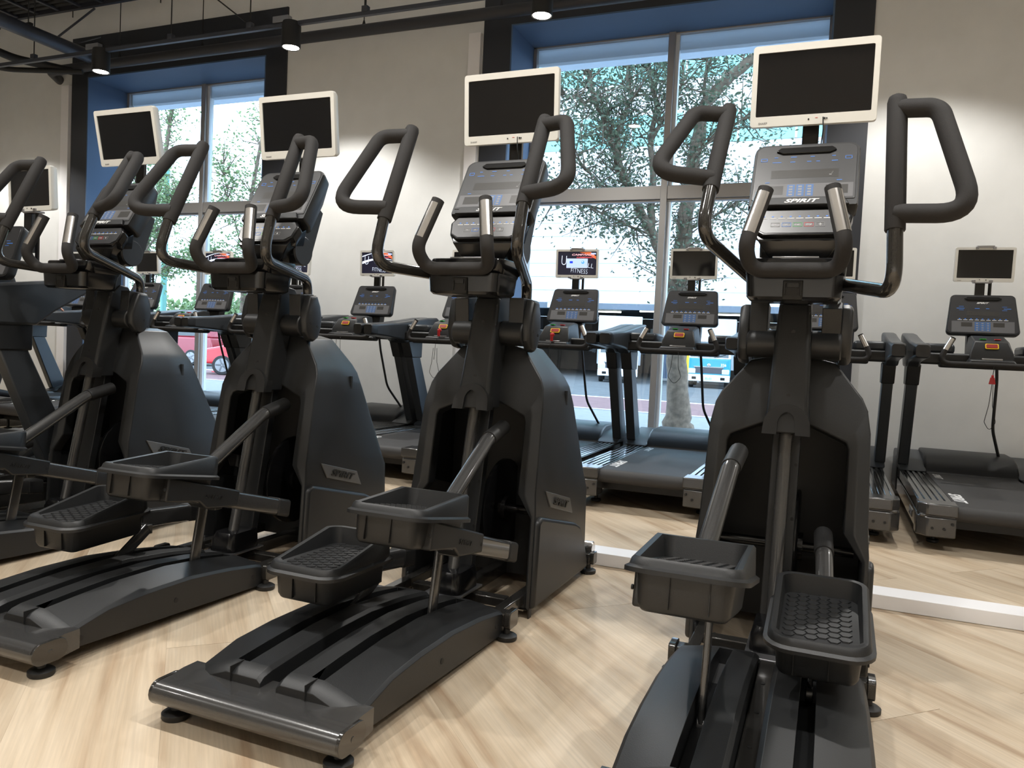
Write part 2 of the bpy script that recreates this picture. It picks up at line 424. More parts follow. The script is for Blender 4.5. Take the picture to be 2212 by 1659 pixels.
def rail_cover_mesh(s):
    # one body with a slot along its length; cross sections along y
    top = [(-1.176, .078), (-1.172, .112), (-1.155, .124), (-1.125, .131), (-1.124, .131), (-1.0, .141), (-.85, .150), (-.65, .149), (-.45, .130), (-.301, .107), (-.30, .1068), (-.268, .099), (-.25, .082)]
    mb = MB(); lo, hi, xa, xb = .102, .142, .026, .272; rings = []
    for y, zt in top:
        zb = .050 - .035 * (y + 1.2) / .95
        end = y < -1.174 or y > -.255
        zi = zt + (.006 if end else .020); dip = max(0, (-1.0 - y)) * .16
        zs = zi - .075 if -1.1245 < y < -.3005 else zi
        zo = max(zb + .012, zt - dip)
        rings.append([(s * xa, y, zb), (s * xb, y, zb), (s * xb, y, zo - .010), (s * (xb - .010), y, zo), (s * (hi + .05), y, zi - .006 - dip * .45), (s * hi, y, zi), (s * hi, y, zs), (s * lo, y, zs), (s * lo, y, zi), (s * (xa + .012), y, zi), (s * xa, y, zi - .010)])
    mb.loft(rings)
    me = mesh('rail_cover', mb, PLAST, 30)
    bm = bmesh.new(); bm.from_mesh(me); bmesh.ops.remove_doubles(bm, verts=bm.verts, dist=.0003); bmesh.ops.recalc_face_normals(bm, faces=bm.faces); bm.to_mesh(me); bm.free()
    me.shade_smooth(); me.set_sharp_from_angle(angle=R(30))
    return me
def hexes(x0, x1, y0, y1, z, r, h):
    mb = MB(); dx = r * 1.5; dy = r * math.sqrt(3); i = 0; x = x0 + r
    while x <= x1 - r * .8:
        y = y0 + r + (dy / 2 if i % 2 else 0)
        while y <= y1 - r * .6:
            a = [(x + r * .93 * math.cos(PI / 3 * k), y + r * .93 * math.sin(PI / 3 * k)) for k in range(6)]
            b = [(x + r * .84 * math.cos(PI / 3 * k), y + r * .84 * math.sin(PI / 3 * k)) for k in range(6)]
            # each scale is higher at its rear edge
            mb.loft([[(p[0], p[1], z - .001) for p in a], [(p[0], p[1], z + h * (.45 + .55 * (y + r - p[1]) / (2 * r))) for p in b]])
            y += dy
        x += dx; i += 1
    return mb
def pedal_parts():
    # right pedal, local: x outboard, y forward, z up from the rear rim
    xa, xb, L = .012, .266, .362
    cx = (xa + xb) / 2
    def outline(inset, yi=0.0, r=.058):
        w = xb - xa - 2 * inset; h = L - 2 * inset
        return rrect(w, h, max(.008, r - inset), 5, cx, L / 2 + yi)
    def rim(y): return lerp_tab([(0, 0), (.085, .002), (.145, .048), (.30, .052), (.362, .050)], y)
    tr = MB(); rings = []
    rings.append([(p[0], p[1], -.030) for p in outline(.020)])
    rings.append([(p[0], p[1], -.034) for p in outline(-.010)])
    rings.append([(p[0], p[1], -.024) for p in outline(-.010)])
    rings.append([(p[0], p[1], -.018) for p in outline(.0)])
    rings.append([(p[0], p[1], rim(p[1]) - .006) for p in outline(.004)])
    rings.append([(p[0], p[1], rim(p[1])) for p in outline(.010)])
    rings.append([(p[0], p[1], rim(p[1]) - .002) for p in outline(.022)])
    rings.append([(p[0], p[1], min(rim(p[1]) - .004, -.006)) for p in outline(.030)])
    tr.loft(rings)
    tray = mesh('pedal_tray', tr, PLAST, 40)
    tread = mesh('tread_pattern', hexes(xa + .034, xb - .034, .028, L - .028, -.0065, .0185, .0042), PLAST, 30)
    bx = MB()
    rings = []
    for z, ins in ((-.030, .020), (-.10, .026), (-.117, .036)):
        rings.append([(p[0], p[1], z) for p in outline(ins, .002, .055)])
    bx.loft(rings)
    # forward cheek running along the beam
    bx.prism([(.10, -.03), (.47, -.074), (.47, -.135), (.30, -.142), (.26, -.117), (.10, -.117)], .185, .262, 'x')
    box = mesh('pedal_box', bx, PLAST, 35)
    seam = MB(); seam.box(xa + .068, xa + .0705, .0195, .030, -.104, -.032); seam.box(xb - .1, xb - .0985, .0195, .030, -.104, -.032)
    return tray, tread, box, mesh('seam', seam, MATTE)
def mirror_mesh(me, name):
    m2 = me.copy(); m2.name = name
    for v in m2.vertices: v.co.x = -v.co.x
    m2.flip_normals()
    return m2
def side_mesh(key, fn, s):
    me = cached(key, fn)
    if s > 0: return me
    return cached(key + '_l', lambda: mirror_mesh(me, me.name))
def grip_path():
    A5 = (.257, -.179, .75); A4 = (.268, -.358, .443); A6 = (.362, -.236, .720); A7 = (.452, -.432, .447)
    A3 = (.268, -.378, .397)
    return A3, A4, A5, A6, A7
def arm_tube():
    mb = MB(); p = fillet([(.124, .044, .03), (.124, .044, .168), (.276, -.445, .236), (.268, -.378, .405)], [.07, .085], 9)
    mb.tube(p, .0215, 14); return mesh('arm_tube', mb, TUBED, 50)
def arm_grip():
    A3, A4, A5, A6, A7 = map(Vector, grip_path())
    mb = MB(); d = (A5 - A3).normalized()
    mb.tube([A3, A3 + d * .002, A5 - d * .010, A5 + d * .004, A5 + d * .011], [.0265, .0275, .0275, .024, .014], 14)
    lo = A4; hi = A5 - d * .03
    mb.tube(fillet([hi, A6, A7, lo], [.055, .085], 9), .0265, 14)
    return mesh('foam_grip', mb, FOAM, 60)
def arm_cover():
    mb = MB(); cy, cz = -.02, -.045
    prof = [(-.030, .105), (.028, .105), (.052, .06), (.062, .0), (.052, -.055), (.030, -.090), (0.0, -.105), (-.035, -.095), (-.062, -.06), (-.070, -.01), (-.055, .05)]
    prof = [(y + .015, z - .01) for y, z in prof]
    rings = []
    for x, k in ((.148, .90), (.152, 1.0), (.170, 1.0), (.182, .90), (.187, .72)):
        rings.append([(x, y * k + .0, z * (k if abs(z) < .08 else (k + 1) / 2)) for y, z in prof])
    mb.loft(rings)
    mb.box(.088, .150, -.045, .055, -.02, .100)
    return mesh('arm_cover', mb, SHROUD, 45)
def arm_bolts():
    mb = MB()
    for y, z in ((-.02, -.03), (.03, -.045)): mb.cyl((.180, y, z), (.1885, y, z), .006, n=10)
    return mesh('bolt', mb, MATTE)
PAN_B = Vector((0, .058, 1.570)); PAN_U = Vector((0, .521, .853))
LOW_B = Vector((0, -.004, 1.453)); LOW_U = Vector((0, .506, .862))
def console_on(parent):
    T = frame_T(PAN_B, (1, 0, 0), PAN_U)
    def ring(w, h0, h1, rt, rb, c):
        pts = []
        for sx, top, a0, r in ((1, 1, 0, rt), (-1, 1, 90, rt), (-1, 0, 180, rb), (1, 0, 270, rb)):
            for k in range(6):
                a = R(a0 + 90 * k / 5); pts.append((sx * (w / 2 - r) + r * math.cos(a), (h1 - r if top else h0 + r) + r * math.sin(a)))
        return [T @ Vector((p[0], p[1], c)) for p in pts]
    def hous():
        mb = MB(); mb.loft([ring(.345, -.012, .272, .035, .006, 0), ring(.352, -.016, .276, .037, .008, -.012), ring(.345, -.014, .268, .037, .01, -.060), ring(.27, .0, .20, .03, .02, -.115)])
        return mesh('console_housing', mb, SHROUD, 40)
    con = obj('console', cached('console', hous), None, parent)
    mb = MB(); mb.loft([ring(.331, .012, .265, .03, .004, .0005), ring(.329, .013, .264, .03, .004, .0025)])
    obj('overlay_panel', cached('ovl', lambda: mesh('overlay_panel', mb, PANEL)), None, con)
    def graphics():
        g = MB(); mats = [PANELG, PANELD, KEYS, BLUEINK, GREYINK]
        def q(a0, a1, b0, b1, m, c=.0033): g.cur = m; g.box(a0, a1, b0, b1, .0015, c, T)
        q(-.158, .158, .020, .083, 0, .0030)
        q(-.135, -.065, .035, .074, 1); q(.072, .142, .035, .074, 1)
        for i in range(3): q(-.052 + i * .030, -.027 + i * .030, .026, .079, 2)
        g.cur = 4
        for i in range(3):
            for j in range(4): g.box(-.046 + i * .030, -.034 + i * .030, .030 + j * .012, .0375 + j * .012, .0015, .0036, T)
        q(-.110, .110, .110, .148, 1, .0028)
        for a, w in ((-.105, .012), (-.05, .02), (.015, .014), (.085, .012)): q(a, a + w, .2075, .2100, 3)
        for a, w in ((-.11, .03), (-.05, .016), (.005, .014), (.035, .012), (.085, .02)): q(a, a + w, .1845, .1868, 3)
        q(-.127, -.112, .090, .0925, 3); q(.105, .122, .094, .0965, 3)
        for sx in (-1, 1):
            for (a0, a1, b0, b1) in ((.128, .150, .1915, .1932), (.128, .150, .2045, .2062), (.128, .1297, .1915, .2062), (.1483, .150, .1915, .2062)):
                q(min(sx * a0, sx * a1), max(sx * a0, sx * a1), b0, b1, 3)
        q(.080, .088, .120, .1235, 4); q(.088, .089, .125, .132, 4); q(.091, .092, .132, .136, 4)
        return mesh('panel_graphics', g, mats)
    obj('panel_graphics', cached('gfx', graphics), None, con)
    def slot():
        m2 = MB()
        m2.prism([(-.100, .234), (-.078, .222), (.078, .222), (.100, .234), (.085, .249), (-.085, .249)], .0, .010, 'z', T)
        return mesh('device_holder', m2, GLOSSB)
    obj('device_holder', cached('holder', slot), None, con, .002)
    def bar():
        m2 = MB(); m2.prism([(-.150, -.020), (.150, -.020), (.132, .014), (-.132, .014)], -.002, .013, 'z', T); return mesh('brand_bar', m2, PLAST)
    br = obj('name_bar', cached('bar', bar), None, con, .003)
    letters('lettering', 'SPIRIT', WHITEINK, con, T @ Vector((.0, -.004, .0135)), (1, 0, 0), PAN_U, .112, .35, .03, .55)
    # lower control unit
    L = frame_T(LOW_B, (1, 0, 0), LOW_U)
    def low():
        m2 = MB(); f = [(-.120, -.002), (.120, -.002), (.152, .022), (.164, .078), (.140, .112), (-.140, .112), (-.164, .078), (-.152, .022)]
        rings = []
        for c, k, dz in ((0, .97, 0), (-.006, 1, 0), (-.035, 1.0, -.005), (-.075, .80, .0)): rings.append([L @ Vector((a * k, b * (1 if c > -.05 else .8) + dz, c)) for a, b in f])
        m2.loft(rings)
        m2.loft([[(-.150, .022, 1.475), (.150, .022, 1.475), (.15, .11, 1.52), (-.15, .11, 1.52)], [(-.132, .0, 1.435), (.132, .0, 1.435), (.13, .12, 1.45), (-.13, .12, 1.45)],
                 [(-.100, .01, 1.385), (.100, .01, 1.385), (.10, .12, 1.40), (-.10, .12, 1.40)], [(-.065, .02, 1.352), (.065, .02, 1.352), (.065, .11, 1.355), (-.065, .11, 1.355)]])
        return mesh('control_unit', m2, GLOSSB, 35)
    lo = obj('control_unit', cached('low', low), None, con, .004)
    def lowface():
        g = MB(); mats = [PANEL, WHITEINK, GREYINK, BLUEINK, GREENINK, REDINK]
        g.cur = 0; g.prism([(-.112, .006), (.112, .006), (.143, .026), (.153, .076), (.132, .104), (-.132, .104), (-.153, .076), (-.143, .026)], .0, .0016, 'z', L)
        for i in range(9):
            g.cur = 1; g.box(-.128 + i * .0287, -.105 + i * .0287, .066, .0685, .001, .0024, L)
            g.cur = 3; g.box(-.121 + i * .0287, -.114 + i * .0287, .073, .0775, .001, .0022, L)
        for i, m in enumerate((2, 3, 4, 5, 2)):
            x = -.078 + i * .0355; g.cur = m; t = .0012
            for a0, a1, b0, b1 in ((-.0145, .0145, .0, t), (-.0145, .0145, .0165 - t, .0165), (-.0145, -.0145 + t, 0, .0165), (.0145 - t, .0145, 0, .0165)):
                g.box(x + a0, x + a1, .032 + b0, .032 + b1, .001, .0024, L)
            g.cur = 1
            if i in (0, 4): g.box(x - .005, x + .005, .0397, .0412, .001, .0024, L)
            if i == 4: g.box(x - .0008, x + .0008, .0355, .0455, .001, .0024, L)
        return mesh('key_print', g, mats)
    obj('key_print', cached('lowf', lowface), None, con)
    for i, t in ((1, 'LX'), (2, 'START'), (3, 'STOP')):
        letters('key_lettering', t, WHITEINK, con, L @ Vector((-.078 + i * .0355, .0402, .0022)), (1, 0, 0), LOW_U, .008 if i == 1 else .019, 0, .01)
    def brk():
        m2 = MB(); m2.lathe([(.062, -.128), (.068, -.122), (.068, .122), (.062, .128)], (0, .125, 1.425), 24, 'x')
        m2.prism([(.06, 1.40), (.19, 1.40), (.27, 1.62), (.20, 1.66), (.08, 1.54)], -.118, .118, 'x')
        m2.box(-.045, .045, .04, .13, 1.24, 1.42)
        return mesh('console_bracket', m2, SHROUD, 40)
    obj('console_bracket', cached('brk', brk), None, con)
    return con
TVW, TVH = .420, .285
def tv_mesh(w, h, bez=(.019, .026, .036)):
    side, top, bot = bez
    def fr():
        mb = MB()
        o = rrect(w, h, .012, 4); i = rrect(w - 2 * side, h - top - bot, .004, 4, 0, (bot - top) / 2)
        mb.loft([[(p[0], -.020, p[1]) for p in i], [(p[0], -.026, p[1]) for p in i], [(p[0] * .995, -.026, p[1] * .995) for p in o], [(p[0], -.021, p[1]) for p in o],
                 [(p[0], -.004, p[1]) for p in o], [(p[0] * .96, .018, p[1] * .95) for p in o], [(p[0] * .80, .034, p[1] * .75) for p in o]])
        return mesh('television', mb, WHITEP, 40)
    def sc():
        mb = MB(); i = rrect(w - 2 * side + .002, h - top - bot + .002, .004, 4, 0, (bot - top) / 2)
        mb.loft([[(p[0], -.018, p[1]) for p in i], [(p[0], -.0215, p[1]) for p in i]])
        return mesh('screen', mb, SCREEN, 40)
    k = 'tv%.3f' % w
    return cached(k, fr), cached(k + 's', sc)
def elliptical(idx, x, y, rz, label, pedR, pedL, angR, angL, tv, high):
    r = thing('elliptical_trainer', label, 'elliptical', (x, y, 0), rz, 'elliptical trainers in the front row')
    # base -----------------------------------------------------------
    def base():
        mb = MB(); mb.box(-.024, .024, -1.19, .70, .045, .098)
        for sx in (-1, 1): mb.box(sx * .19 - .02, sx * .19 + .02, -1.17, -.25, .040, .072)
        mb.box(-.29, .29, -.272, -.215, .045, .092); mb.box(-.30, .30, .665, .715, .045, .095)
        for sx in (-1, 1): mb.box(sx * .235 - .02, sx * .235 + .02, -.22, .69, .05, .09)
        mb.box(-.20, .20, -.09, -.04, .045, .08)
        return mesh('base_frame', mb, TUBED, 35)
    b = obj('base_frame', cached('base', base), None, r, .004)
    def holes():
        mb = MB()
        for yy in (-1.05, -.85, -.65, -.45): mb.cyl((0, yy, .095), (0, yy, .0995), .006, n=8)
        return mesh('screw_hole', mb, MATTE)
    obj('screw_hole', cached('bh', holes), None, b)
    def rear():
        prof = []
        for k in range(9): a = R(90 + 180 * k / 8); prof.append((-1.252 + .030 * math.cos(a), .0765 + .0305 * math.sin(a)))
        prof += [(-1.17, .046), (-1.12, .052), (-1.12, .112), (-1.17, .112), (-1.21, .1075)]
        mb = MB(); mb.prism(prof, -.292, .292, 'x'); return mesh('rear_stabilizer', mb, TUBE, 25)
    st = obj('rear_stabilizer', cached('rear', rear), None, r)
    def cap():
        mb = MB(); pr = []
        for k in range(9): a = R(90 + 180 * k / 8); pr.append((-1.25 + .032 * math.cos(a), .077 + .033 * math.sin(a)))
        for k in range(9): a = R(-90 + 180 * k / 8); pr.append((-1.195 + .032 * math.cos(a), .077 + .033 * math.sin(a)))
        mb.prism(pr, .290, .300, 'x'); mb.cyl((.298, -1.222, .077), (.3015, -1.222, .077), .008, n=10); mb.m = [0] * len(mb.f)
        return mesh('end_cap', mb, TUBED, 30)
    for s in (1, -1): obj('end_cap', side_mesh('cap', cap, s), None, st, .003)
    def mcap():
        mb = MB(); mb.prism(rrect(.075, .062, .012, 4, -.243, .070), .282, .306, 'x'); return mesh('end_cap', mb, TUBED, 30)
    for s in (1, -1): obj('end_cap', side_mesh('mcap', mcap, s), None, b, .003)
    def foot():
        mb = MB(); mb.lathe([(.034, 0), (.037, .004), (.037, .016), (.030, .021), (.012, .023), (.012, .055)]); return mesh('leveling_foot', mb, RUBBER, 40)
    for sx in (-1, 1):
        for fx, fy in ((.262, -1.222), (.288, -.262), (.288, .69)):
            obj('leveling_foot', cached('foot', foot), None, r, loc=(sx * fx, fy, 0))
    def wheel():
        mb = MB(); mb.lathe([(.028, -.022), (.032, -.018), (.032, .018), (.028, .022)], (0, 0, 0), 24, 'x'); return mesh('transport_wheel', mb, CHROME, 30)
    for sx in (-1, 1): obj('transport_wheel', cached('wheel', wheel), None, r, loc=(sx * .272, .742, .105))
    def fcap():
        mb = MB(); mb.prism(rrect(.055, .056, .01, 4, .70, .072), .298, .318, 'x'); return mesh('end_cap', mb, TUBED, 30)
    for s in (1, -1): obj('end_cap', side_mesh('fcap', fcap, s), None, b, .003)
    def rail():
        mb = MB(); mb.box(-.02, .02, -1.15, -.3, .06, .075); return mesh('roller_rail', mb, ALU)
    for s in (1, -1):
        rc = obj('rail_cover', cached('rc%d' % s, lambda: rail_cover_mesh(s)), None, r, .006, 2)
        obj('roller_rail', cached('rrail', rail), None, rc, loc=(s * .122, 0, 0.001))
        def sh():
            mb = MB()
            for yy, zz in ((-1.10, .072), (-.72, .082), (-.32, .062)): mb.cyl((.268, yy, zz), (.2735, yy, zz), .009, n=10)
            mb.box(.1205, .1225, -1.1775, -1.125, .085, .1525)
            return mesh('screw_hole', mb, MATTE)
        obj('screw_hole', side_mesh('rcs', sh, s), None, rc)
    # housing ----------------------------------------------------------
    shd = obj('shroud', cached('shroud', shroud_mesh), None, r, .008, 3)
    def inner():
        mb = MB(); mb.box(-.262, .262, .34, .352, .05, .86)
        return mesh('inner_panel', mb, MATTE)
    obj('inner_panel', cached('inner', inner), None, shd)
    def crank():
        mb = MB(); mb.lathe([(.20, .0), (.205, .004), (.205, .02), (.20, .024), (.05, .024), (.05, .04)], (.03, .22, .36), 28, 'x'); mb.cyl((-.24, .22, .36), (.24, .22, .36), .018)
        return mesh('flywheel', mb, GLOSSB, 40)
    obj('flywheel', cached('crank', crank), None, shd)
    def sp():
        mb = MB(); pl = [(-.026, .035), (-.008, .368), (.03, .384), (.455, .282), (.52, .255), (.585, .19), (.645, .08), (.655, .035)]
        mb.prism(pl, .262, .2965, 'x'); return mesh('side_panel', mb, SHROUD, 30)
    def bdg():
        mb = MB(); T = None
        n = 4; p = [(.107, .471), (.385, .401), (.429, .329), (.145, .401)]
        fx = lambda z: .272 + (.47 - z) * .1 if z > .40 else .279
        vs = [(fx(z) - .006, y, z) for y, z in p] + [(fx(z) + .0055, y, z) for y, z in p]
        mb.add(vs, [(3, 2, 1, 0), (4, 5, 6, 7)] + [(i, (i + 1) % 4, 4 + (i + 1) % 4, 4 + i) for i in range(4)])
        return mesh('badge', mb, BADGE)
    for s in (1, -1):
        obj('side_panel', side_mesh('sp', sp, s), None, shd, .015, 3)
        bg_ = obj('badge', side_mesh('bdg', bdg, s), None, shd, .002)
        letters('lettering', 'SPIRIT', BLACKINK, bg_, (s * .2850, .272, .400), (0, s * .284, -s * .072 if s > 0 else .072), (0, 0, 1), .195, .35, .03, .62)
    # mast --------------------------------------------------------------
    yr = lambda z: -.014 + .237 * (z - .915)
    def mast():
        mb = MB(); rings = []
        for z, w in ((.79, .073), (.915, .0645), (1.06, .060), (1.225, .052)):
            y0 = yr(z); d = .115
            rings.append([(-w, y0 + .012, z), (-w + .010, y0, z), (w - .010, y0, z), (w, y0 + .012, z), (w, y0 + d, z), (-w, y0 + d, z)])
        mb.loft(rings)
        mb.prism([(.055, 1.20), (.12, 1.262), (.17, 1.255), (.33, 1.03), (.10, 1.0)], -.052, .052, 'x')
        return mesh('mast', mb, SHROUD, 30)
    ms = obj('mast', cached('mast', mast), None, r, .005)
    def mscr():
        mb = MB()
        for z in (1.13, .915): mb.cyl((0, yr(z) - .0008, z), (0, yr(z) + .004, z), .0065, n=12)
        return mesh('screw', mb, MATTE)
    obj('screw', cached('mscr', mscr), None, ms)
    def coll():
        mb = MB(); pts = [(.074 * math.cos(R(a)), .812 + .074 * math.sin(R(a))) for a in range(0, 181, 15)]
        pts += [(-.076, .785), (-.03, .785), (-.028, .80)] + [(.029 * math.cos(R(a)), .815 + .045 * math.sin(R(a))) for a in range(165, 0, -15)] + [(.028, .80), (.03, .785), (.076, .785)]
        mb.prism(pts, -.004, .05, 'y')
        for i, v in enumerate(mb.v): mb.v[i] = (v[0], v[1] + yr(v[2]) - .008, v[2])
        return mesh('tube_collar', mb, MATTE, 30)
    obj('tube_collar', cached('coll', coll), None, ms)
    def ftube():
        mb = MB(); mb.cyl((0, .020, .905), (0, -.134, .165), .0225, n=20); return mesh('frame_tube', mb, TUBE, 40)
    obj('frame_tube', cached('ftube', ftube), None, r)
    def fpost():
        mb = MB(); mb.loft([[(-.045, -.085, .09), (.045, -.085, .09), (.045, -.045, .09), (-.045, -.045, .09)], [(-.045, .055, .84), (.045, .055, .84), (.045, .095, .84), (-.045, .095, .84)]])
        return mesh('frame_post', mb, PLAST)
    fp = obj('frame_post', cached('fpost', fpost), None, r, .003)
    def fscr():
        mb = MB()
        for z in (.33, .50, .68):
            for xx in (.036,): mb.cyl((xx, -.085 + (z - .09) * .1867 - .002, z), (xx, -.085 + (z - .09) * .1867 + .004, z), .006, n=8)
        return mesh('screw', mb, MATTE)
    obj('screw', cached('fscr', fscr), None, fp)
    def pm():
        mb = MB(); f = lambda w, y0, y1, z, rr=.03: [(p[0], p[1], z) for p in rrect(w, y1 - y0, rr, 4, 0, (y0 + y1) / 2)]
        mb.loft([f(.13, -.215, -.03, .095), f(.125, -.21, -.03, .15), f(.11, -.195, -.03, .178), f(.09, -.18, -.04, .182)])
        return mesh('post_mount', mb, GLOSSB, 35)
    pmo = obj('post_mount', cached('pm', pm), None, r)
    def pmp():
        mb = MB(); mb.box(-.075, .075, -.262, -.02, .092, .100); return mesh('mount_plate', mb, ALU)
    obj('mount_plate', cached('pmp', pmp), None, pmo, .002)
    # arms ----------------------------------------------------------------
    PV = (0, .1307, 1.1297)
    def drum():
        mb = MB(); mb.lathe([(.046, .056), (.050, .060), (.050, .150), (.046, .155)], (0, .110, 1.088), 26, 'x'); return mesh('pivot_drum', mb, PLAST, 35)
    for s, a in ((1, angR), (-1, angL)):
        obj('pivot_drum', side_mesh('drum', drum, s), None, r)
        ar = obj('handle_arm', side_mesh('armt', arm_tube, s), None, r, loc=PV, rot=(-a, 0, 0))
        obj('foam_grip', side_mesh('armg', arm_grip, s), None, ar)
        ac = obj('arm_cover', side_mesh('armc', arm_cover, s), None, ar, .003)
        obj('bolt', side_mesh('armb', arm_bolts, s), None, ar)
    # fixed handlebar and tray ---------------------------------------------
    def ubar():
        mb = MB(); p = fillet([(-.097, -.196, 1.566), (-.143, -.262, 1.378), (-.128, -.205, 1.312), (.128, -.205, 1.312), (.143, -.262, 1.378), (.097, -.196, 1.566)], [.06, .075, .075, .06], 8)
        mb.tube(p, .0245, 16); return mesh('fixed_handlebar', mb, FOAM, 60)
    ub = obj('fixed_handlebar', cached('ubar', ubar), None, r)
    def plate():
        mb = MB(); p0 = Vector((.100, -.200, 1.553)); p1 = Vector((.135, -.249, 1.412)); d = (p1 - p0).normalized()
        nrm = Vector((.35, -.94, -.1)); nrm = (nrm - nrm.dot(d) * d).normalized(); w = d.cross(nrm); rings = []
        for t in (0.03, .12, .5, .88, .97):
            c = p0.lerp(p1, t); rr = .0257
            rings.append([c + rr * (math.cos(R(a)) * nrm + math.sin(R(a)) * w) for a in range(-60, 61, 12)] + [c + .021 * (math.cos(R(a)) * nrm + math.sin(R(a)) * w) for a in range(60, -61, -12)])
        mb.loft(rings); return mesh('pulse_plate', mb, CHROME, 40)
    for s in (1, -1): obj('pulse_plate', side_mesh('plate', plate, s), None, ub)
    def tray():
        mb = MB(); f = lambda w, y0, y1, z, rr=.035: [(p[0], p[1], z) for p in rrect(w, y1 - y0, rr, 5, 0, (y0 + y1) / 2)]
        mb.loft([f(.268, -.165, .02, 1.222), f(.285, -.175, .03, 1.232), f(.292, -.178, .04, 1.29), f(.296, -.178, .05, 1.30)])
        mb.loft([f(.290, -.14, .04, 1.295), f(.304, -.15, .055, 1.31), f(.308, -.15, .06, 1.352), f(.302, -.147, .057, 1.357), f(.280, -.13, .04, 1.356), f(.276, -.128, .038, 1.32)])
        return mesh('bottle_tray', mb, GLOSSB, 40)
    tr = obj('bottle_tray', cached('tray', tray), None, r)
    def notch():
        mb = MB(); mb.box(-.030, .030, -.1835, -.15, 1.222, 1.283); return mesh('tray_notch', mb, MATTE)
    obj('cable_port', cached('notch', notch), None, tr, .003)
    def clip():
        mb = MB(); mb.box(-.018, .018, -.188, -.16, 1.26, 1.275); mb.box(-.026, -.022, -.188, -.16, 1.235, 1.27); mb.box(.022, .026, -.188, -.16, 1.235, 1.27); return mesh('port_clip', mb, PLAST)
    obj('port_clip', cached('nclip', clip), None, tr, .001)
    def loop():
        mb = MB(); mb.box(-.07, .07, -.135, -.12, 1.356, 1.364); return mesh('tray_lip', mb, ALU)
    obj('tray_lip', cached('lip', loop), None, tr, .002)
    console_on(r)
    # pedals ----------------------------------------------------------------
    tray_m, tread_m, box_m, seam_m = cached('pedal', pedal_parts)
    for s, (py, pz, pa), hi in ((1, pedR, high[0]), (-1, pedL, high[1])):
        g = lambda k, m: m if s > 0 else cached('pd' + k, lambda: mirror_mesh(m, m.name))
        pe = obj('pedal', g('t', tray_m), None, r, loc=(0, py, pz), rot=(pa, 0, 0))
        obj('tread_pattern', g('h', tread_m), None, pe)
        obj('pedal_box', g('b', box_m), None, pe, .006)
        obj('seam', g('s', seam_m), None, pe)
        if s > 0: letters('lettering', 'SPIRIT', BLACKINK, pe, (.2635, .335, -.098), (0, .99, -.098), (0, 0, 1), .105, .35, .025, .65)
        else: letters('lettering', 'SPIRIT', BLACKINK, pe, (-.2635, .335, -.098), (0, -.99, .098), (0, 0, 1), .105, .35, .025, .65)
        def beam():
            mb = MB(); d = .098; p0 = Vector((.223, .10, -.072)); p1 = Vector((.223, .735, -.143)); rings = []
            for p in (p0, p1):
                rings.append([(p.x + a, p.y + b * .0, p.z + b) for a, b in rrect(.066, .068, .012, 3)])
            mb.loft(rings); return mesh('link_beam', mb, TUBE, 35)
        be = obj('link_beam', side_mesh('beam', beam, s), None, r, loc=(0, py, pz), rot=(pa, 0, 0))
        def bcap():
            mb = MB(); rings = []
            for p in (Vector((.223, .725, -.142)), Vector((.223, .80, -.151))): rings.append([(p.x + a, p.y, p.z + b) for a, b in rrect(.073, .074, .012, 3)])
            mb.loft(rings); return mesh('beam_cap', mb, RUBBER, 35)
        obj('beam_cap', side_mesh('bcap', bcap, s), None, be, .004)
        def bhole():
            mb = MB()
            for yy, zz in ((.088, -.073), (.455, -.108)): mb.cyl((.259, yy, zz), (.2632, yy, zz), .006, n=10)
            return mesh('bolt', mb, MATTE)
        obj('bolt', side_mesh('bhole', bhole, s), None, be)
        c_, s_ = math.cos(pa), math.sin(pa)
        W = lambda Y, Z: (py + c_ * Y - s_ * Z, pz + s_ * Y + c_ * Z)
        ay, az = W(.433, -.150); bz = .098; dz = min(.245, az - bz + .02); by = ay - math.sqrt(max(.0004, .25 ** 2 - dz ** 2))
        mb = MB(); A = Vector((s * .125, ay, az + .02)); B = Vector((s * .125, by, bz)); d = (A - B).normalized(); w = Vector((1, 0, 0)).cross(d)
        mb.loft([[p + Vector((a, 0, 0)) + w * b for a, b in rrect(.016, .046, .004, 2)] for p in (B, A)])
        mb.box(min(s * .12, s * .20), max(s * .12, s * .20), A.y - .02, A.y + .02, A.z - .025, A.z + .012)
        so = obj('strut', mb, TUBE, r, .002)
        mb = MB(); mb.lathe([(.020, -.011), (.023, -.008), (.023, .008), (.020, .011)], (s * .125, by, bz), 18, 'x'); obj('roller', mb, ALU, so)
        fy, fz = W(.33, -.045)
        k = 1.0 if hi else .50
        p0 = Vector((s * .152, fy, fz)); p1 = p0 + Vector((s * -.020, .41, .225)) * k; p2 = p1 + Vector((s * -.006, .13, .03)); 
        if p2.y > .30: p2.y = .30
        path = fillet([p0, p1, p2], [.16], 10)
        n = len(path); mb = MB(); mb.tube(path[:-2], .0265, 16); lt = obj('link_tube', mb, TUBE, r, angle=50)
        mb = MB(); q0 = path[-5]; mb.tube([q0, path[-4], path[-3], path[-2], p2 + Vector((0, .02, .004))], .0295, 16); obj('tube_sleeve', mb, RUBBER, lt, angle=50)
    # television ------------------------------------------------------------
    fm, sm = tv_mesh(TVW, TVH)
    t = obj('television', fm, None, r, loc=(tv[0], tv[1], tv[2]), rot=(R(tv[3]), R(tv[5] if len(tv) > 5 else 0), R(tv[4])))
    obj('screen', sm, None, t)
    letters('logo_lettering', 'SHARP', GREYINK, t, (-.165, -.0265, -.130), (1, 0, 0), (0, 0, 1), .030, .0, .01)
    def port():
        mb = MB(); mb.cyl((-.01, -.0255, -.124), (-.01, -.0275, -.124), .003, n=8); mb.cyl((.043, -.0255, -.124), (.043, -.029, -.124), .0035, n=8); mb.cyl((.05, -.0255, -.124), (.05, -.029, -.124), .0025, n=8)
        return mesh('headphone_port', mb, MATTE)
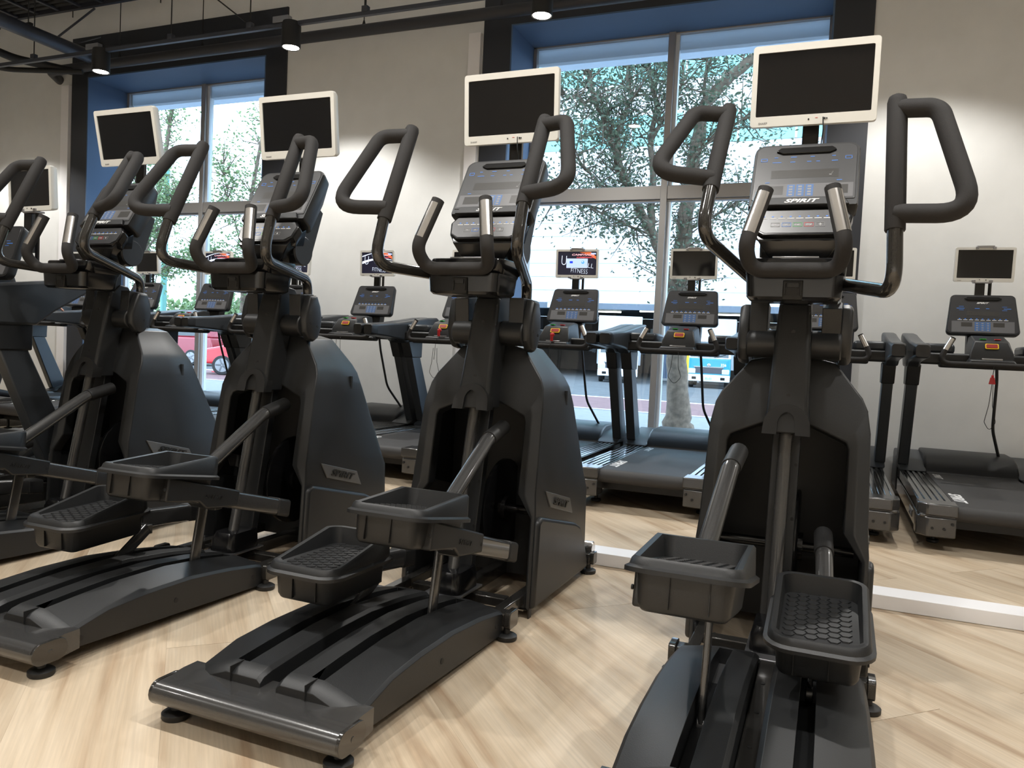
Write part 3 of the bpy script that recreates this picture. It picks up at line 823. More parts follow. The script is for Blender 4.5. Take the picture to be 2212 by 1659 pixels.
    obj('headphone_port', cached('port', port), None, t)
    def btn():
        mb = MB(); mb.box(.012, .02, -.027, -.0255, -.121, -.1195); return mesh('indicator', mb, REDINK)
    obj('indicator', cached('tvind', btn), None, t)
    def vesa():
        mb = MB(); mb.box(-.06, .06, .03, .05, -.07, .07); return mesh('mount_bracket', mb, MATTE)
    obj('mount_bracket', cached('vesa', vesa), None, t, .003)
    def tpost():
        mb = MB(); mb.box(-.022, .034, .262, .285, 1.66, 1.98); return mesh('television_post', mb, GLOSSB)
    obj('television_post', cached('tpost', tpost), None, r, .004)
    def cord():
        mb = MB(); mb.tube(fillet([(.047, .183, 1.89), (.050, .180, 1.84), (.040, .24, 1.76), (.03, .26, 1.74)], .03, 5), .0022, 6); return mesh('audio_cord', mb, MATTE)
    obj('audio_cord', cached('tcord', cord), None, r)
    return r
P_HI = (-.881, .566, R(-10.4)); P_LO = (-.896, .348, R(-.8))
E1 = elliptical(1, -.1331, 2.7753, .0032, 'elliptical trainer seen straight from behind, rightmost, its left pedal raised', (-.695, .323, R(6.2)), (-1.121, .592, R(-12.1)), R(-15.9), R(6.6), (.009, .212, 2.013, 3, 0), (False, True))
E2 = elliptical(2, -1.2948, 2.7782, -.0107, 'elliptical trainer whose whole base and rear stabilizer show in front, second from right', P_HI, P_LO, R(0), R(-6.7), (.008, .212, 2.015, 5, 0), (True, False))
E3 = elliptical(3, -2.3781, 2.7909, .0075, 'elliptical trainer third from right, its screen before the left window frame edge', (-.849, .569, R(-8.9)), (-.919, .355, R(2.1)), R(-3.7), R(-4.2), (.020, .205, 2.010, 7, 0), (True, False))
E4 = elliptical(4, -3.4959, 2.8471, 0, 'leftmost elliptical trainer, cut by the picture edge, screen before the left window jamb', (-.86, .569, R(-9)), (-.91, .35, R(1)), R(3.7), R(-4), (.016, .190, 2.040, 12, 0), (True, False))
# ---------------------------------------------------------------- treadmill (local: y=0 lies at the stop button, belt towards -y)
def treadmill(label, loc):
    r = thing('treadmill', label, 'treadmill', loc, 0, 'treadmills facing the window wall')
    def both(name, fn, mats, parent, bevel=0, angle=35):
        out = []
        mb = fn(); me = mesh(name, mb, mats, angle)
        for m in (me, mirror_mesh(me, name)): out.append(obj(name, m, None, parent, bevel))
        return out
    # deck
    mb = MB(); mb.box(-.27, .27, -1.02, .5, .215, .255); mb.box(-.36, .36, -.9, -.84, .10, .16); mb.box(-.36, .36, .3, .36, .10, .16)
    dk = obj('deck', mb, PLAST, r)
    mb = MB(); pr = [(.40, .262), (-1.06, .262)] + [(-1.075 + .045 * math.cos(R(a)), .217 + .045 * math.sin(R(a))) for a in range(90, 271, 20)] + [(.40, .172)]
    mb.prism(pr, -.285, .285, 'x'); be = obj('running_belt', mb, BELT, r, angle=50)
    letters('lettering', 'SPIRIT', WHITEINK, be, (-.235, -.78, .2625), (0, -1, 0), (1, 0, 0), .34, .3, .03, .75, .05)
    letters('lettering', 'SPIRIT', WHITEINK, be, (-.235, .18, .2625), (0, -1, 0), (1, 0, 0), .24, .3, .03, .75, .05)
    def rail():
        mb = MB(); mb.box(.285, .462, -1.0, .50, .20, .262)
        for x in (.30, .335, .37, .405, .437): mb.box(x, x + .022, -1.0, .49, .262, .268)
        return mb
    for o in both('side_rail', rail, TUBED, r, .003): pass
    def frame():
        mb = MB(); mb.box(.41, .470, -1.02, .62, .095, .195); return mb
    fr = both('side_frame', frame, TUBED, r, .006)
    letters('lettering', 'SPIRIT', GREYINK, fr[0], (.4712, -.70, .145), (0, 1, 0), (0, 0, 1), .20, .3, .025)
    letters('lettering', 'SPIRIT', GREYINK, fr[1], (-.4712, -.70, .145), (0, -1, 0), (0, 0, 1), .20, .3, .025)
    def ecap():
        mb = MB(); mb.prism([(.275, -1.00), (.275, -1.155), (.43, -1.155), (.475, -1.10), (.475, -1.00)], .205, .272, 'z')
        mb.prism([(.280, -.99), (.280, -1.145), (.425, -1.16), (.478, -1.10), (.478, -.99)], .085, .196, 'z'); mb.box(.285, .465, -1.14, -1.0, .19, .21)
        return mb
    ec = both('end_cap', ecap, TUBE, r, .008)
    def ecscr():
        mb = MB()
        for x, z in ((.34, .135), (.40, .135), (.30, .165)): mb.cyl((x, -1.150, z), (x, -1.158 if x < .36 else -1.161, z), .008, n=10)
        return mb
    both('screw', ecscr, MATTE, r)
    def foot():
        mb = MB(); mb.lathe([(.03, 0), (.034, .004), (.034, .016), (.012, .02), (.012, .10)], (.36, -.86, 0)); return mb
    both('leveling_foot', foot, RUBBER, r)
    def whl():
        mb = MB(); mb.lathe([(.05, -.02), (.055, -.015), (.055, .015), (.05, .02)], (.36, .74, .0551), 20, 'x'); return mb
    both('transport_wheel', whl, RUBBER, r)
    # motor hood
    mb = MB(); mb.prism([(.36, .264), (.40, .31), (.47, .365), (.57, .395), (.90, .395), (.94, .36), (.94, .09), (.36, .09)], -.30, .30, 'x')
    ho = obj('motor_hood', mb, SHROUD, r, .015, 3)
    def wing():
        mb = MB(); mb.prism([(.33, .268), (.36, .285), (.52, .335), (.90, .375), (.94, .34), (.94, .09), (.5, .09), (.5, .264)], .29, .475, 'x'); return mb
    both('hood_wing', wing, TMBLUE, ho, .012)
    # uprights and armrests
    def up():
        mb = MB(); mb.loft([[(.405, .405, .30), (.478, .405, .30), (.478, .60, .30), (.405, .60, .30)], [(.405, .115, .97), (.478, .115, .97), (.478, .265, .97), (.405, .265, .97)]])
        return mb
    both('upright', up, TMBLUE, r, .008)
    def neck():
        mb = MB(); mb.loft([[(.398, .135, .90), (.485, .135, .90), (.485, .315, .90), (.398, .315, .90)], [(.398, .06, 1.05), (.485, .06, 1.05), (.485, .32, 1.05), (.398, .32, 1.05)]])
        return mb
    both('upright_sleeve', neck, SHROUD, r, .008)
    def arm():
        pr = [(-.47, 1.088), (-.46, 1.178), (-.1, 1.205), (.15, 1.235), (.42, 1.272), (.60, 1.285), (.66, 1.262), (.64, 1.23), (.42, 1.10), (.33, 1.03), (.06, 1.03), (0.0, 1.06), (-.15, 1.072)]
        mb = MB(); mb.prism(pr, .405, .497, 'x'); return mb
    both('armrest', arm, TMBLUE, r, .014)
    def tip():
        mb = MB(); rings = []
        for y, k in ((-.445, 1.0), (-.505, 1.0), (-.53, .8)): rings.append([(.451 + a * k, y, 1.133 + b * k) for a, b in rrect(.095, .094, .02, 4)])
        mb.loft(rings); return mb
    both('arm_cap', tip, PLAST, r, 0, 45)
    # console base with cup holders
    mb = MB(); mb.box(-.42, .42, .0, .40, 1.055, 1.135); mb.box(-.30, .30, -.06, .05, 1.035, 1.075)
    cb = obj('console_base', mb, PLAST, r, .015)
    def cup():
        mb = MB(); c = (.30, .20, 1.13)
        mb.prism([(.20, .06), (.41, .03), (.41, .38), (.20, .36)], 1.13, 1.20, 'z')
        return mb
    both('cup_tray', cup, TMBLUE, cb, .02)
    def hole():
        mb = MB(); mb.lathe([(.044, .0), (.050, .003), (.044, .006)], (.315, .23, 1.197), 24); mb.lathe([(.043, .0), (.043, .002)], (.315, .23, 1.199), 24); return mb
    both('cup_holder', hole, GLOSSB, cb)
    mb = MB(); mb.prism([(-.09, 1.05), (-.075, 1.14), (-.02, 1.225), (.16, 1.265), (.24, 1.26), (.24, 1.05)], -.13, .13, 'x')
    for i, v in enumerate(mb.v):
        if v[2] > 1.2: mb.v[i] = (v[0] * .78, v[1], v[2])
    sb = obj('stop_box', mb, PLAST, r, .010)
    T = frame_T((0, -.046, 1.187), (1, 0, 0), (0, .543, .84))
    mb = MB()
    mb.prism(rrect(.078, .040, .007, 3), .001, .007, 'z', T); obj('stop_bezel', mb, YELLOW, r)
    mb = MB(); mb.prism(rrect(.066, .029, .005, 3), .002, .0095, 'z', T); obj('stop_button', mb, REDDK, r, .001)
    for x, m, w in ((-.045, GREENL, .035), (.040, REDINK, .035)):
        mb = MB(); mb.box(x - w / 2, x + w / 2, .0, .035, 1.2345, 1.2415, Matrix.Translation((0, 0, 0))); obj('start_key' if x < 0 else 'stop_key', mb, m, r)
    mb = MB(); mb.box(-.06, .06, -.098, -.085, 1.092, 1.108); obj('speed_key', mb, ALU, r, .002)
    # handlebar
    mb = MB(); mb.tube(fillet([(-.235, -.10, 1.238), (-.325, -.13, 1.062), (.325, -.13, 1.062), (.235, -.10, 1.238)], [.055, .055], 7), .0185, 12)
    hb = obj('handlebar', mb, FOAM, r, angle=60)
    mb = MB()
    for s in (1, -1):
        a = Vector((s * .239, -.1015, 1.230)); b = Vector((s * .278, -.115, 1.153)); mb.tube([a, b], .0195, 12)
    obj('pulse_plate', mb, CHROME, hb, angle=50)
    mb = MB(); mb.loft([[(-.16, -.135, 1.048), (.16, -.135, 1.048), (.16, -.02, 1.048), (-.16, -.02, 1.048)], [(-.125, -.125, 1.095), (.125, -.125, 1.095), (.125, -.02, 1.11), (-.125, -.02, 1.11)]])
    obj('bar_shroud', mb, PLAST, hb, .008)
    # console
    B = Vector((0, .345, 1.285)); U = Vector((0, .36, .933)); T = frame_T(B, (1, 0, 0), U)
    def ring(w0, w1, h0, h1, rr, c):
        pts = []
        for sx, top, a0 in ((1, 1, 0), (-1, 1, 90), (-1, 0, 180), (1, 0, 270)):
            for k in range(5):
                a = R(a0 + 90 * k / 4); w = w1 if top else w0
                pts.append(T @ Vector((sx * (w / 2 - rr) + rr * math.cos(a), (h1 - rr if top else h0 + rr) + rr * math.sin(a), c)))
        return pts
    mb = MB(); mb.loft([ring(.452, .402, 0, .305, .03, 0), ring(.462, .412, -.004, .310, .032, -.010), ring(.455, .40, 0, .305, .032, -.045), ring(.30, .28, .05, .25, .03, -.08)])
    co = obj('console', mb, SHROUD, r, angle=40)
    mb = MB(); mb.loft([ring(.442, .392, .006, .299, .027, .0005), ring(.440, .390, .007, .298, .027, .0022)]); obj('overlay_panel', mb, PANEL, co)
    g = MB(); mats = [PANELG, PANELD, KEYS, BLUEINK, WHITEINK, GREYINK]
    def q(a0, a1, b0, b1, m, c=.0030): g.cur = m; g.box(a0, a1, b0, b1, .0012, c, T)
    q(-.195, .195, .012, .098, 0, .0027); q(-.135, -.065, .055, .088, 1); q(.065, .135, .055, .088, 1)
    for i in range(3): q(-.050 + i * .034, -.020 + i * .034, .022, .092, 2)
    g.cur = 5
    for i in range(3):
        for j in range(4): g.box(-.042 + i * .034, -.028 + i * .034, .026 + j * .017, .034 + j * .017, .0012, .0032, T)
    for i in range(9): q(-.158 + i * .036, -.131 + i * .036, .106, .1095, 4); q(-.150 + i * .036, -.140 + i * .036, .113, .119, 3)
    q(-.10, .10, .14, .175, 1)
    for a, w in ((-.165, .05), (-.05, .03), (.02, .02), (.13, .045)): q(a, a + w, .196, .2, 3)
    for a, w in ((-.15, .03), (.12, .03)): q(a, a + w, .212, .2145, 3); q(a, a + w, .184, .1865, 3)
    obj('panel_graphics', mesh('panel_graphics', g, mats), None, co)
    letters('lettering', 'SPIRIT', WHITEINK, co, T @ Vector((0, .242, .0026)), (1, 0, 0), U, .078, .35, .03, .6)
    mb = MB(); mb.prism([(-.118, .274), (-.095, .262), (.095, .262), (.118, .274), (.098, .286), (-.098, .286)], .0, .011, 'z', T); obj('device_holder', mb, GLOSSB, co, .002)
    mb = MB(); mb.prism([(.34, 1.10), (.44, 1.10), (.50, 1.42), (.44, 1.42), (.39, 1.28)], -.09, .09, 'x'); obj('console_neck', mb, PLAST, co, .006)
    # television with clamp
    mb = MB(); mb.box(-.05, .012, .475, .50, 1.45, 1.80); mb.cyl((.045, .49, 1.40), (.045, .49, 1.76), .012, n=10); obj('television_post', mb, GLOSSB, r)
    fm, sm = tv_mesh(.385, .248, (.019, .019, .027))
    t = obj('television', fm, None, r, loc=(-.005, .47, 1.790), rot=(R(-3), 0, 0))
    obj('screen', sm, None, t)
    letters('logo_lettering', 'SHARP', GREYINK, t, (-.155, -.0265, -.115), (1, 0, 0), (0, 0, 1), .026, .0, .01)
    mb = MB(); mb.box(-.055, .055, -.03, .03, .120, .136); mb.box(-.065, -.045, -.032, -.024, .110, .128); mb.box(.045, .065, -.032, -.024, .110, .128)
    mb.box(-.075, -.05, -.034, -.024, -.128, -.110); mb.box(.035, .06, -.034, -.024, -.128, -.110); mb.box(-.06, .05, -.03, .03, -.134, -.124); obj('clamp', mb, ALU, t, .002)
    mb = MB(); mb.cyl((-.025, -.0255, -.108), (-.025, -.0275, -.108), .003, n=8); mb.cyl((.015, -.0255, -.110), (.015, -.029, -.110), .004, n=8); obj('headphone_port', mb, MATTE, t)
    # black power lead from console to hood
    mb = MB(); mb.tube(fillet([(.10, .36, 1.12), (.115, .38, .95), (.13, .50, .60), (.21, .66, .385)], [.3, .3], 6), .0105, 8); obj('power_lead', mb, LEADC, r, angle=60)
    return r
TZ = 6.05
proto = treadmill('black treadmill nearest the right picture edge, red clip hanging from its console', (.965, TZ, 0))
def build_kids():
    for o in bpy.data.objects:
        if o.parent: KIDS.setdefault(o.parent.name, []).append(o)
build_kids()
TM = {0: proto}
spots = [(1, -.075, 'treadmill behind the rightmost elliptical, its screen edge showing beside the housing'),
         (2, -1.105, 'treadmill before the right window, in front of the tree trunk and teal truck'),
         (3, -2.111, 'treadmill before the right window whose screen shows a lit white menu'),
         (4, -3.138, 'treadmill with a red stop clip, half hidden behind the second elliptical from the right'),
         (5, -4.142, 'treadmill before the white wall whose screen shows white arcs and FITNESS letters'),
         (6, -5.13, 'treadmill before the white wall, mostly hidden behind the third elliptical from the right'),
         (7, -6.123, 'treadmill before the left window, beside the red small car outside'),
         (8, -7.14, 'treadmill in the left window with its tilted console edge beside the elliptical arm'),
         (9, -8.15, 'treadmill at the far left of the window row, the person stands on it')]
for i, x, lab in spots:
    t = copy_tree(proto); t.location = (x, TZ, 0); t['label'] = lab; TM[i] = t
t0 = copy_tree(proto); t0.location = (-4.33, 2.47, 0); t0['label'] = 'big near treadmill at the left edge, in line with the ellipticals'; t0['group'] = 'treadmills facing the window wall'
TM[10] = t0
def kid(root, name):
    for o in bpy.data.objects:
        if o.parent == root and o.name.split('.')[0] == name: return o
KIDS.clear(); build_kids()
def sub(root, name):
    for o in KIDS.get(root.name, []):
        if o.name.split('.')[0] == name: return o
tv0 = sub(t0, 'television'); tv0.location = (.02, .64, 1.81); tv0.rotation_euler = (R(3), 0, R(-3))
sub(t0, 'television_post').location = (0, .16, 0)
for i, rz, ry in ((0, 3, 0), (2, 0, 0), (3, 2, 0), (5, 0, 0), (7, -3, 0), (8, -6, 0)):
    sub(TM[i], 'television').rotation_euler = (R(3), R(ry), R(rz))
# lit screens: flat pictures shown on three of the televisions
def lit(name, col, s): return mat(name, col, 0.3, emit=s)
def screen_art(root, kind):
    tvo = sub(root, 'television'); T = frame_T((0, -.0217, .004), (1, 0, 0), (0, 0, 1))
    g = MB(); mats = [lit('lit_navy', (.010, .010, .022), .9), lit('lit_white', (.72, .80, .95), 1.0), lit('lit_pale_blue', (.42, .55, .85), 1.0), lit('lit_red', (.75, .10, .12), .8),
                      lit('lit_blue', (.01, .04, .75), .9), lit('lit_orange', (.75, .16, .05), .8), lit('lit_sky', (.10, .35, .9), 1.0), lit('lit_pink', (.8, .45, .5), .8)]
    W, H = .340, .198
    def q(x0, x1, y0, y1, m, c): g.cur = m; g.box(x0, x1, y0, y1, c - .0003, c, T)
    q(-W / 2, W / 2, -H / 2, H / 2, 0, .0006)
    g.cur = 5; g.prism([(.02, .095), (.12, .098), (.168, .06), (.168, .035), (.13, .06), (.06, .085)], .0006, .0009, 'z', T)
    q(.122, .166, .077, .090, 2, .0012)
    if kind == 'menu':
        q(-.095, .095, -.040, .040, 1, .0016); q(-.094, .094, -.038, .038, 2, .0019)
        q(-.066, -.038, .0, .018, 4, .0022)
        g.cur = 6; g.prism([(.052 + .014 * math.cos(R(a)), .009 + .014 * math.sin(R(a))) for a in range(0, 360, 24)], .0019, .0023, 'z', T)
        g.cur = 1; g.prism([(.049 + .005 * math.cos(R(a)), .014 + .005 * math.sin(R(a))) for a in range(0, 360, 40)], .0022, .0025, 'z', T)
    else:
        for off, w, y0 in ((0, .010, -.045), (.055, .004, -.04)):
            pts = []; n = 14
            for k in range(n + 1):
                f = k / n; x = -.168 + .336 * f; y = off + y0 + .085 * math.sin(PI * (.18 + .5 * f)) ; pts.append((x, y + w * (1.2 - f)))
            for k in range(n, -1, -1):
                f = k / n; x = -.168 + .336 * f; y = off + y0 + .085 * math.sin(PI * (.18 + .5 * f)); pts.append((x, y - w * (1.2 - f)))
            g.cur = 1; g.prism(pts, .0016, .0019, 'z', T)
    o = obj('screen_picture', mesh('screen_picture', g, mats), None, tvo)
    P = lambda x, y: T @ Vector((x, y, .0012))
    wm = mats[1]; rm = mats[7]; lb = mats[3]
    letters('screen_lettering', 'CAMPAIGN', rm, tvo, P(.052, .074), (1, 0, 0), (0, 0, 1), .20, .2, .03, .55, .02)
    letters('screen_lettering', 'CAMPAIGN', lb, tvo, P(.075, .051), (1, 0, 0), (0, 0, 1), .16, .2, .03, .5, .02)
    letters('screen_lettering', 'U', wm, tvo, P(-.118, .025), (1, 0, -.05), (0, 0, 1), .045, 0, -.02, 1.5, .02)
    letters('screen_lettering', 'LL', wm, tvo, P(.125, -.02), (1, 0, -.15), (0, 0, 1), .05, 0, -.02, 1.0, .02)
    letters('screen_lettering', 'FITNESS', wm, tvo, P(.022, -.066), (1, 0, -.08), (0, 0, 1), .15, 0, -.02, 1.25, .02)
screen_art(TM[3], 'menu'); screen_art(TM[5], 'arcs'); screen_art(TM[6], 'menu'); screen_art(TM[7], 'arcs')
# emergency stop clips with cords: lie or hang on the consoles, things of their own
def cord_loop(x0, x1, ytop, z0, z1, y):
    return fillet([(x0, y, z0), (x0 - .01, y, (z0 + z1) / 2), (x0 - .03, y, z1 + .03), ((x0 + x1) / 2, y, z1 - .03), (x1 + .03, y, z1 + .03), (x1 + .005, y, (z0 + z1) / 2), (x1, y, z0)], .03, 4)
def stop_clip(i, hang, label):
    X = TM[i].location.x; Y = TZ
    t = thing('safety_clip', label, 'safety clip', (X, Y, 0), 0, 'red emergency stop clips of the treadmills')
    mb = MB()
    if hang:
        mb.loft([[(-.012, -.155, .985), (.012, -.155, .985), (.012, -.145, .985), (-.012, -.145, .985)], [(-.02, -.155, .94), (.02, -.155, .94), (.02, -.145, .94), (-.02, -.145, .94)]])
        mb.cyl((0, -.15, .985), (0, -.15, 1.0), .008, n=10)
        obj('clip_body', mb, RED, t, .003)
        mb = MB(); mb.tube([(.002, -.152, 1.06), (.004, -.154, 1.03), (0, -.15, .995)], .0022, 6); mb.tube(cord_loop(.0, .006, 0, .94, .66, -.15), .0020, 6)
        obj('cord', mb, MATTE, t, angle=60)
    else:
        mb = MB(); mb.cyl((.0, -.105, 1.155), (.0, -.125, 1.15), .017, n=14); mb.box(-.010, .010, -.135, -.115, 1.10, 1.16); obj('clip_body', mb, RED, t, .004)
        mb = MB(); mb.tube(fillet([(0, -.13, 1.105), (0, -.155, 1.08), (-.01, -.158, 1.03), (-.02, -.156, .9)], .02, 4), .0022, 6); mb.tube(cord_loop(-.03, .005, 0, 1.0, .76, -.156), .0020, 6)
        obj('cord', mb, MATTE, t, angle=60)
    return t
stop_clip(0, True, 'red safety clip hanging on a cord under the console of the rightmost treadmill')
stop_clip(3, False, 'red safety clip on the treadmill with the lit menu screen')
stop_clip(4, False, 'red safety clip on the treadmill right of the white wall, cord in two loops')
for i, lab in ((5, 'thin black cord loop hanging from the treadmill showing FITNESS letters'), (2, 'thin black cord loop hanging from the treadmill before the tree trunk')):
    X = TM[i].location.x
    mb = MB(); mb.tube(cord_loop(-.02, .02, 0, 1.05, .74 if i == 5 else .84, -.152), .0020, 6); mb.tube([(.02, -.152, 1.05), (.0, -.115, 1.10)], .002, 6)
    o = obj('cord_loop', mb, MATTE, None, loc=(X, TZ, 0), angle=60); tag(o, lab, 'cord')
# ---------------------------------------------------------------- pipes, tray, track, lamps
PIPE = mat('black_painted_pipe', (.030, .031, .036), 0.5)
STEELD = mat('dark_steel_channel', (.055, .06, .075), 0.42, 0.4)
def hang(mb, x, y, z, r=.006): mb.cyl((x, y, z), (x, y, CZ - .003), r, n=6, cap=False)
mb = MB(); mb.tube(fillet([(4.9, 6.72, 4.14), (-9.05, 6.72, 4.14), (-9.25, 6.995, 4.14)], [.12], 8), .056, 16)
o = obj('wall_pipe', mb, PIPE, None, angle=50); tag(o, 'thick black pipe running along the wall above both windows', 'pipe')
mb = MB()
for x in (-7.9, -6.65, -4.55, -3.05, -.8, 1.5):
    hang(mb, x, 6.72, 4.196, .005); mb.cyl((x, 6.72, 4.18), (x, 6.72, 4.235), .022, .008, n=8)
h = obj('pipe_hanger', mb, MATTE, o)
TY, TZL = 6.0, 3.93
tk = thing('lighting_track', 'thin dark channel with hanging rods carrying the spotlights', 'track', (0, TY, TZL))
mb = MB(); mb.box(-11.5, 4.5, -.018, .018, 0, .036); obj('channel', mb, STEELD, tk)
mb = MB()
for x in (-9.3, -8.35, -6.35, -5.35, -4.05, -1.2, 1.0): mb.cyl((x, 0, .03), (x, 0, CZ - TZL - .003), .006, n=6, cap=False)
obj('rod', mb, MATTE, tk)
mb = MB()
for x in (-9.3, -8.35, -6.35, -5.35, -4.05, -1.2, 1.0): mb.box(x - .03, x + .03, -.025, .025, .03, .085)
obj('rod_clamp', mb, STEELD, tk, .004)
LENS = mat('lamp_lens', (1.0, .93, .83), 0.3, emit=28.0)
def track_lamp(x, y, z, label, aim=(0, 0), power=None, track=True, size=118, lens=.074):
    t = thing('track_spotlight', label, 'spotlight', (x, y, z), 0, 'spotlights on the ceiling tracks')
    mb = MB(); k_ = lens / .074; mb.lathe([(.055 * k_, .02), (.074 * k_, .0), (.078 * k_, .004), (.078 * k_, .20), (.072 * k_, .235), (.03, .25), (.0305, .252)], (0, 0, -.20), 20); mb.m = mb.m
    hd = obj('lamp_body', mb, MATTE, t, angle=40, rot=(aim[0], aim[1], 0))
    mb = MB(); mb.lathe([(.064 * k_, .0), (.064 * k_, .004)], (0, 0, -.196), 20); obj('lamp_lens', mb, LENS, hd)
    mb = MB(); mb.box(-.20, -.02, -.03, .03, .04, .10); mb.cyl((0, 0, -.03), (0, 0, .03), .02, n=10); obj('driver_box', mb, ALU, t, .004)
    ld = bpy.data.lights.new('bulb', 'SPOT'); ld.energy = power or LAMP_W; ld.color = (1.0, .975, .935); ld.spot_size = R(size); ld.spot_blend = .45; ld.shadow_soft_size = .05
    lo = bpy.data.objects.new('bulb', ld); C.objects.link(lo); lo.parent = hd; lo.location = (0, 0, -.225)
    return t
for i, x in enumerate((-9.8, -7.32, -4.86, -2.36, .45, 2.9)):
    lab = ['spotlight hanging at the far left end of the track, out of the frame', 'lit spotlight before the left window corner, leftmost in view', 'lit spotlight beside the right edge of the left window casing',
           'lit spotlight over the top edge of the right window', 'spotlight on the front track right of the frame', 'spotlight at the right end of the front track'][i]
    track_lamp(x, TY, TZL, lab, size=128, power=LAMP_W * (1.05 if x > 0 else 1.5), lens=.083)
for row, (yy, zz, xs_) in enumerate(((1.9, 3.9, (-4.6, -3.1, -1.85, -.6, .6, 2.2)), (-1.2, 3.9, (-5.5, -3.4, -1.2, .8, 2.8)), (-4.2, 3.9, (-4.5, -1.2, 2.1)))):  # unseen tracks added to light the gym; strongest row at the back lifts ambient
    tk2 = thing('lighting_track', ['ceiling track with spotlights above the ellipticals', 'ceiling track with spotlights behind the camera', 'ceiling track with spotlights at the back of the room'][row], 'track', (0, yy, zz))
    mb = MB(); mb.box(-8, 4.5, -.018, .018, 0, .036); obj('channel', mb, STEELD, tk2)
    mb = MB()
    for x in (-6, -3, 0, 3): mb.cyl((x, 0, .03), (x, 0, CZ - zz - .003), .006, n=6, cap=False)
    obj('rod', mb, MATTE, tk2)
    for j, x in enumerate(xs_): track_lamp(x, yy, zz, power=LAMP_W * (.85, .85, 5.5)[row], label='%s spotlight from the left on the track %s' % (('first', 'second', 'third', 'fourth', 'fifth', 'sixth')[j], ('above the ellipticals', 'behind the camera', 'at the back of the room')[row]))
# pipes and trays at upper left
mb = MB(); mb.cyl((-8.33, 1.0, 4.22), (-8.30, 6.66, 4.22), .075, n=16); o = obj('ceiling_pipe', mb, STEELD, None, angle=50); tag(o, 'grey pipe running out from the wall at upper left', 'pipe')
mb = MB()
for y in (3.2, 4.9, 5.9): hang(mb, -8.31, y, 4.28); mb.box(-8.36, -8.26, y - .02, y + .02, 4.285, 4.31)
obj('pipe_hanger', mb, MATTE, o)
mb = MB(); mb.cyl((-8.75, 1.0, 4.2), (-8.75, 5.75, 4.2), .028, n=12); mb.lathe([(.03, 0), (.03, .05)], (-8.75, 5.72, 4.2), 12, 'y'); o = obj('conduit', mb, PIPE, None, angle=50); tag(o, 'thin black conduit ending left of the grey ceiling pipe', 'conduit')
mb = MB(); mb.tube(fillet([(-9.15, 1.0, 4.22), (-9.15, 5.2, 4.22), (-8.95, 6.2, 4.10), (-8.6, 6.66, 4.08)], [.8, .4], 8), .045, 12); o = obj('cable_bundle', mb, MATTE, None, angle=60); tag(o, 'black cable bundle curving down to the wall pipe at upper left', 'cable')
mb = MB(); mb.tube(fillet([(-9.55, 1.0, 4.10), (-9.55, 5.0, 4.10), (-9.2, 6.2, 4.0), (-8.4, 6.64, 4.05)], [.9, .5], 8), .03, 10); o = obj('cable_bundle', mb, MATTE, None, angle=60); tag(o, 'lower thin black cable beside the wall pipe elbow', 'cable')
ct = thing('cable_tray', 'ladder cable tray with slats hanging under the ceiling at the top left corner', 'cable tray', (0, 0, 4.72))
mb = MB(); mb.box(-12.4, -6.2, 6.40, 6.44, -.06, .06); obj('side_rail', mb, STEELD, ct); mb = MB(); mb.box(-12.4, -6.2, 5.78, 5.82, -.06, .06); obj('side_rail', mb, STEELD, ct)
rung = None
for k in range(18):
    mb = MB(); mb.box(-12.38 + k * .35, -12.34 + k * .35, 5.82, 6.40, -.05, -.03); obj('rung', mb, STEELD, ct)
mb = MB()
for k in range(7): mb.cyl((-12.45, 5.87 + k * .08, .0), (-6.3, 5.87 + k * .08, .0), .034, n=8)
obj('cable', mb, MATTE, ct, angle=60)
mb = MB()
for x in (-9.6, -8.35, -7.0): 
    for y in (5.76, 6.46): mb.cyl((x, y, -.12), (x, y, CZ - 4.723), .006, n=6)
obj('rod', mb, MATTE, ct)
mb = MB(); mb.cyl((-8.6, 6.46, 4.40), (-8.0, 6.46, 4.66), .012, n=8); mb.cyl((-8.25, 6.46, 4.30), (-7.9, 6.46, 4.33), .008, n=8); o = obj('brace', mb, STEELD, None); tag(o, 'thin diagonal steel brace under the cable tray', 'brace')
mb = MB(); mb.cyl((-6.05, 4.4, 4.42), (-5.75, 5.85, 4.42), .03, n=12); mb.cyl((-5.77, 5.75, 4.36), (-5.77, 5.75, CZ), .006, n=6); o = obj('ceiling_bar', mb, STEELD, None, angle=50); tag(o, 'short dark bar end hanging at the top, right of the cable tray', 'bar')
mb = MB(); mb.cyl((-6.3, 5.4, 4.75), (-5.38, TY - .03, 4.02), .007, n=6); o = obj('tie_rod', mb, MATTE, None); tag(o, 'thin slanted rod running down to a clamp on the lighting track', 'rod')
# ---------------------------------------------------------------- person on the far-left treadmill, right hand on its armrest
SKIN = mat('skin', (.55, .30, .22), .5)
CLOTH = mat('black_jersey', (.012, .012, .014), .85)
PANTS = mat('dark_grey_trousers', (.040, .036, .034), .85, noise=.15, nscale=12)
HAIR = mat('black_hair', (.01, .009, .008), .5)
SHOE = mat('dark_shoe', (.02, .02, .024), .5)
def skin_mesh(name, verts, edges, radii, sub=2):
    me = bpy.data.meshes.new(name); me.from_pydata(verts, edges, [])
    o = bpy.data.objects.new(name, me); C.objects.link(o)
    m = o.modifiers.new('skin', 'SKIN'); m.use_smooth_shade = True
    me.skin_vertices.new() if not me.skin_vertices else None
    for i, r_ in enumerate(radii): me.skin_vertices[0].data[i].radius = (r_, r_) if not isinstance(r_, tuple) else r_
    me.skin_vertices[0].data[0].use_root = True
    s = o.modifiers.new('sub', 'SUBSURF'); s.levels = sub; s.render_levels = sub
    dg = bpy.context.evaluated_depsgraph_get(); dg.update()
    out = bpy.data.meshes.new_from_object(o.evaluated_get(dg)); bpy.data.objects.remove(o)
    out.name = name; out.shade_smooth(); return out
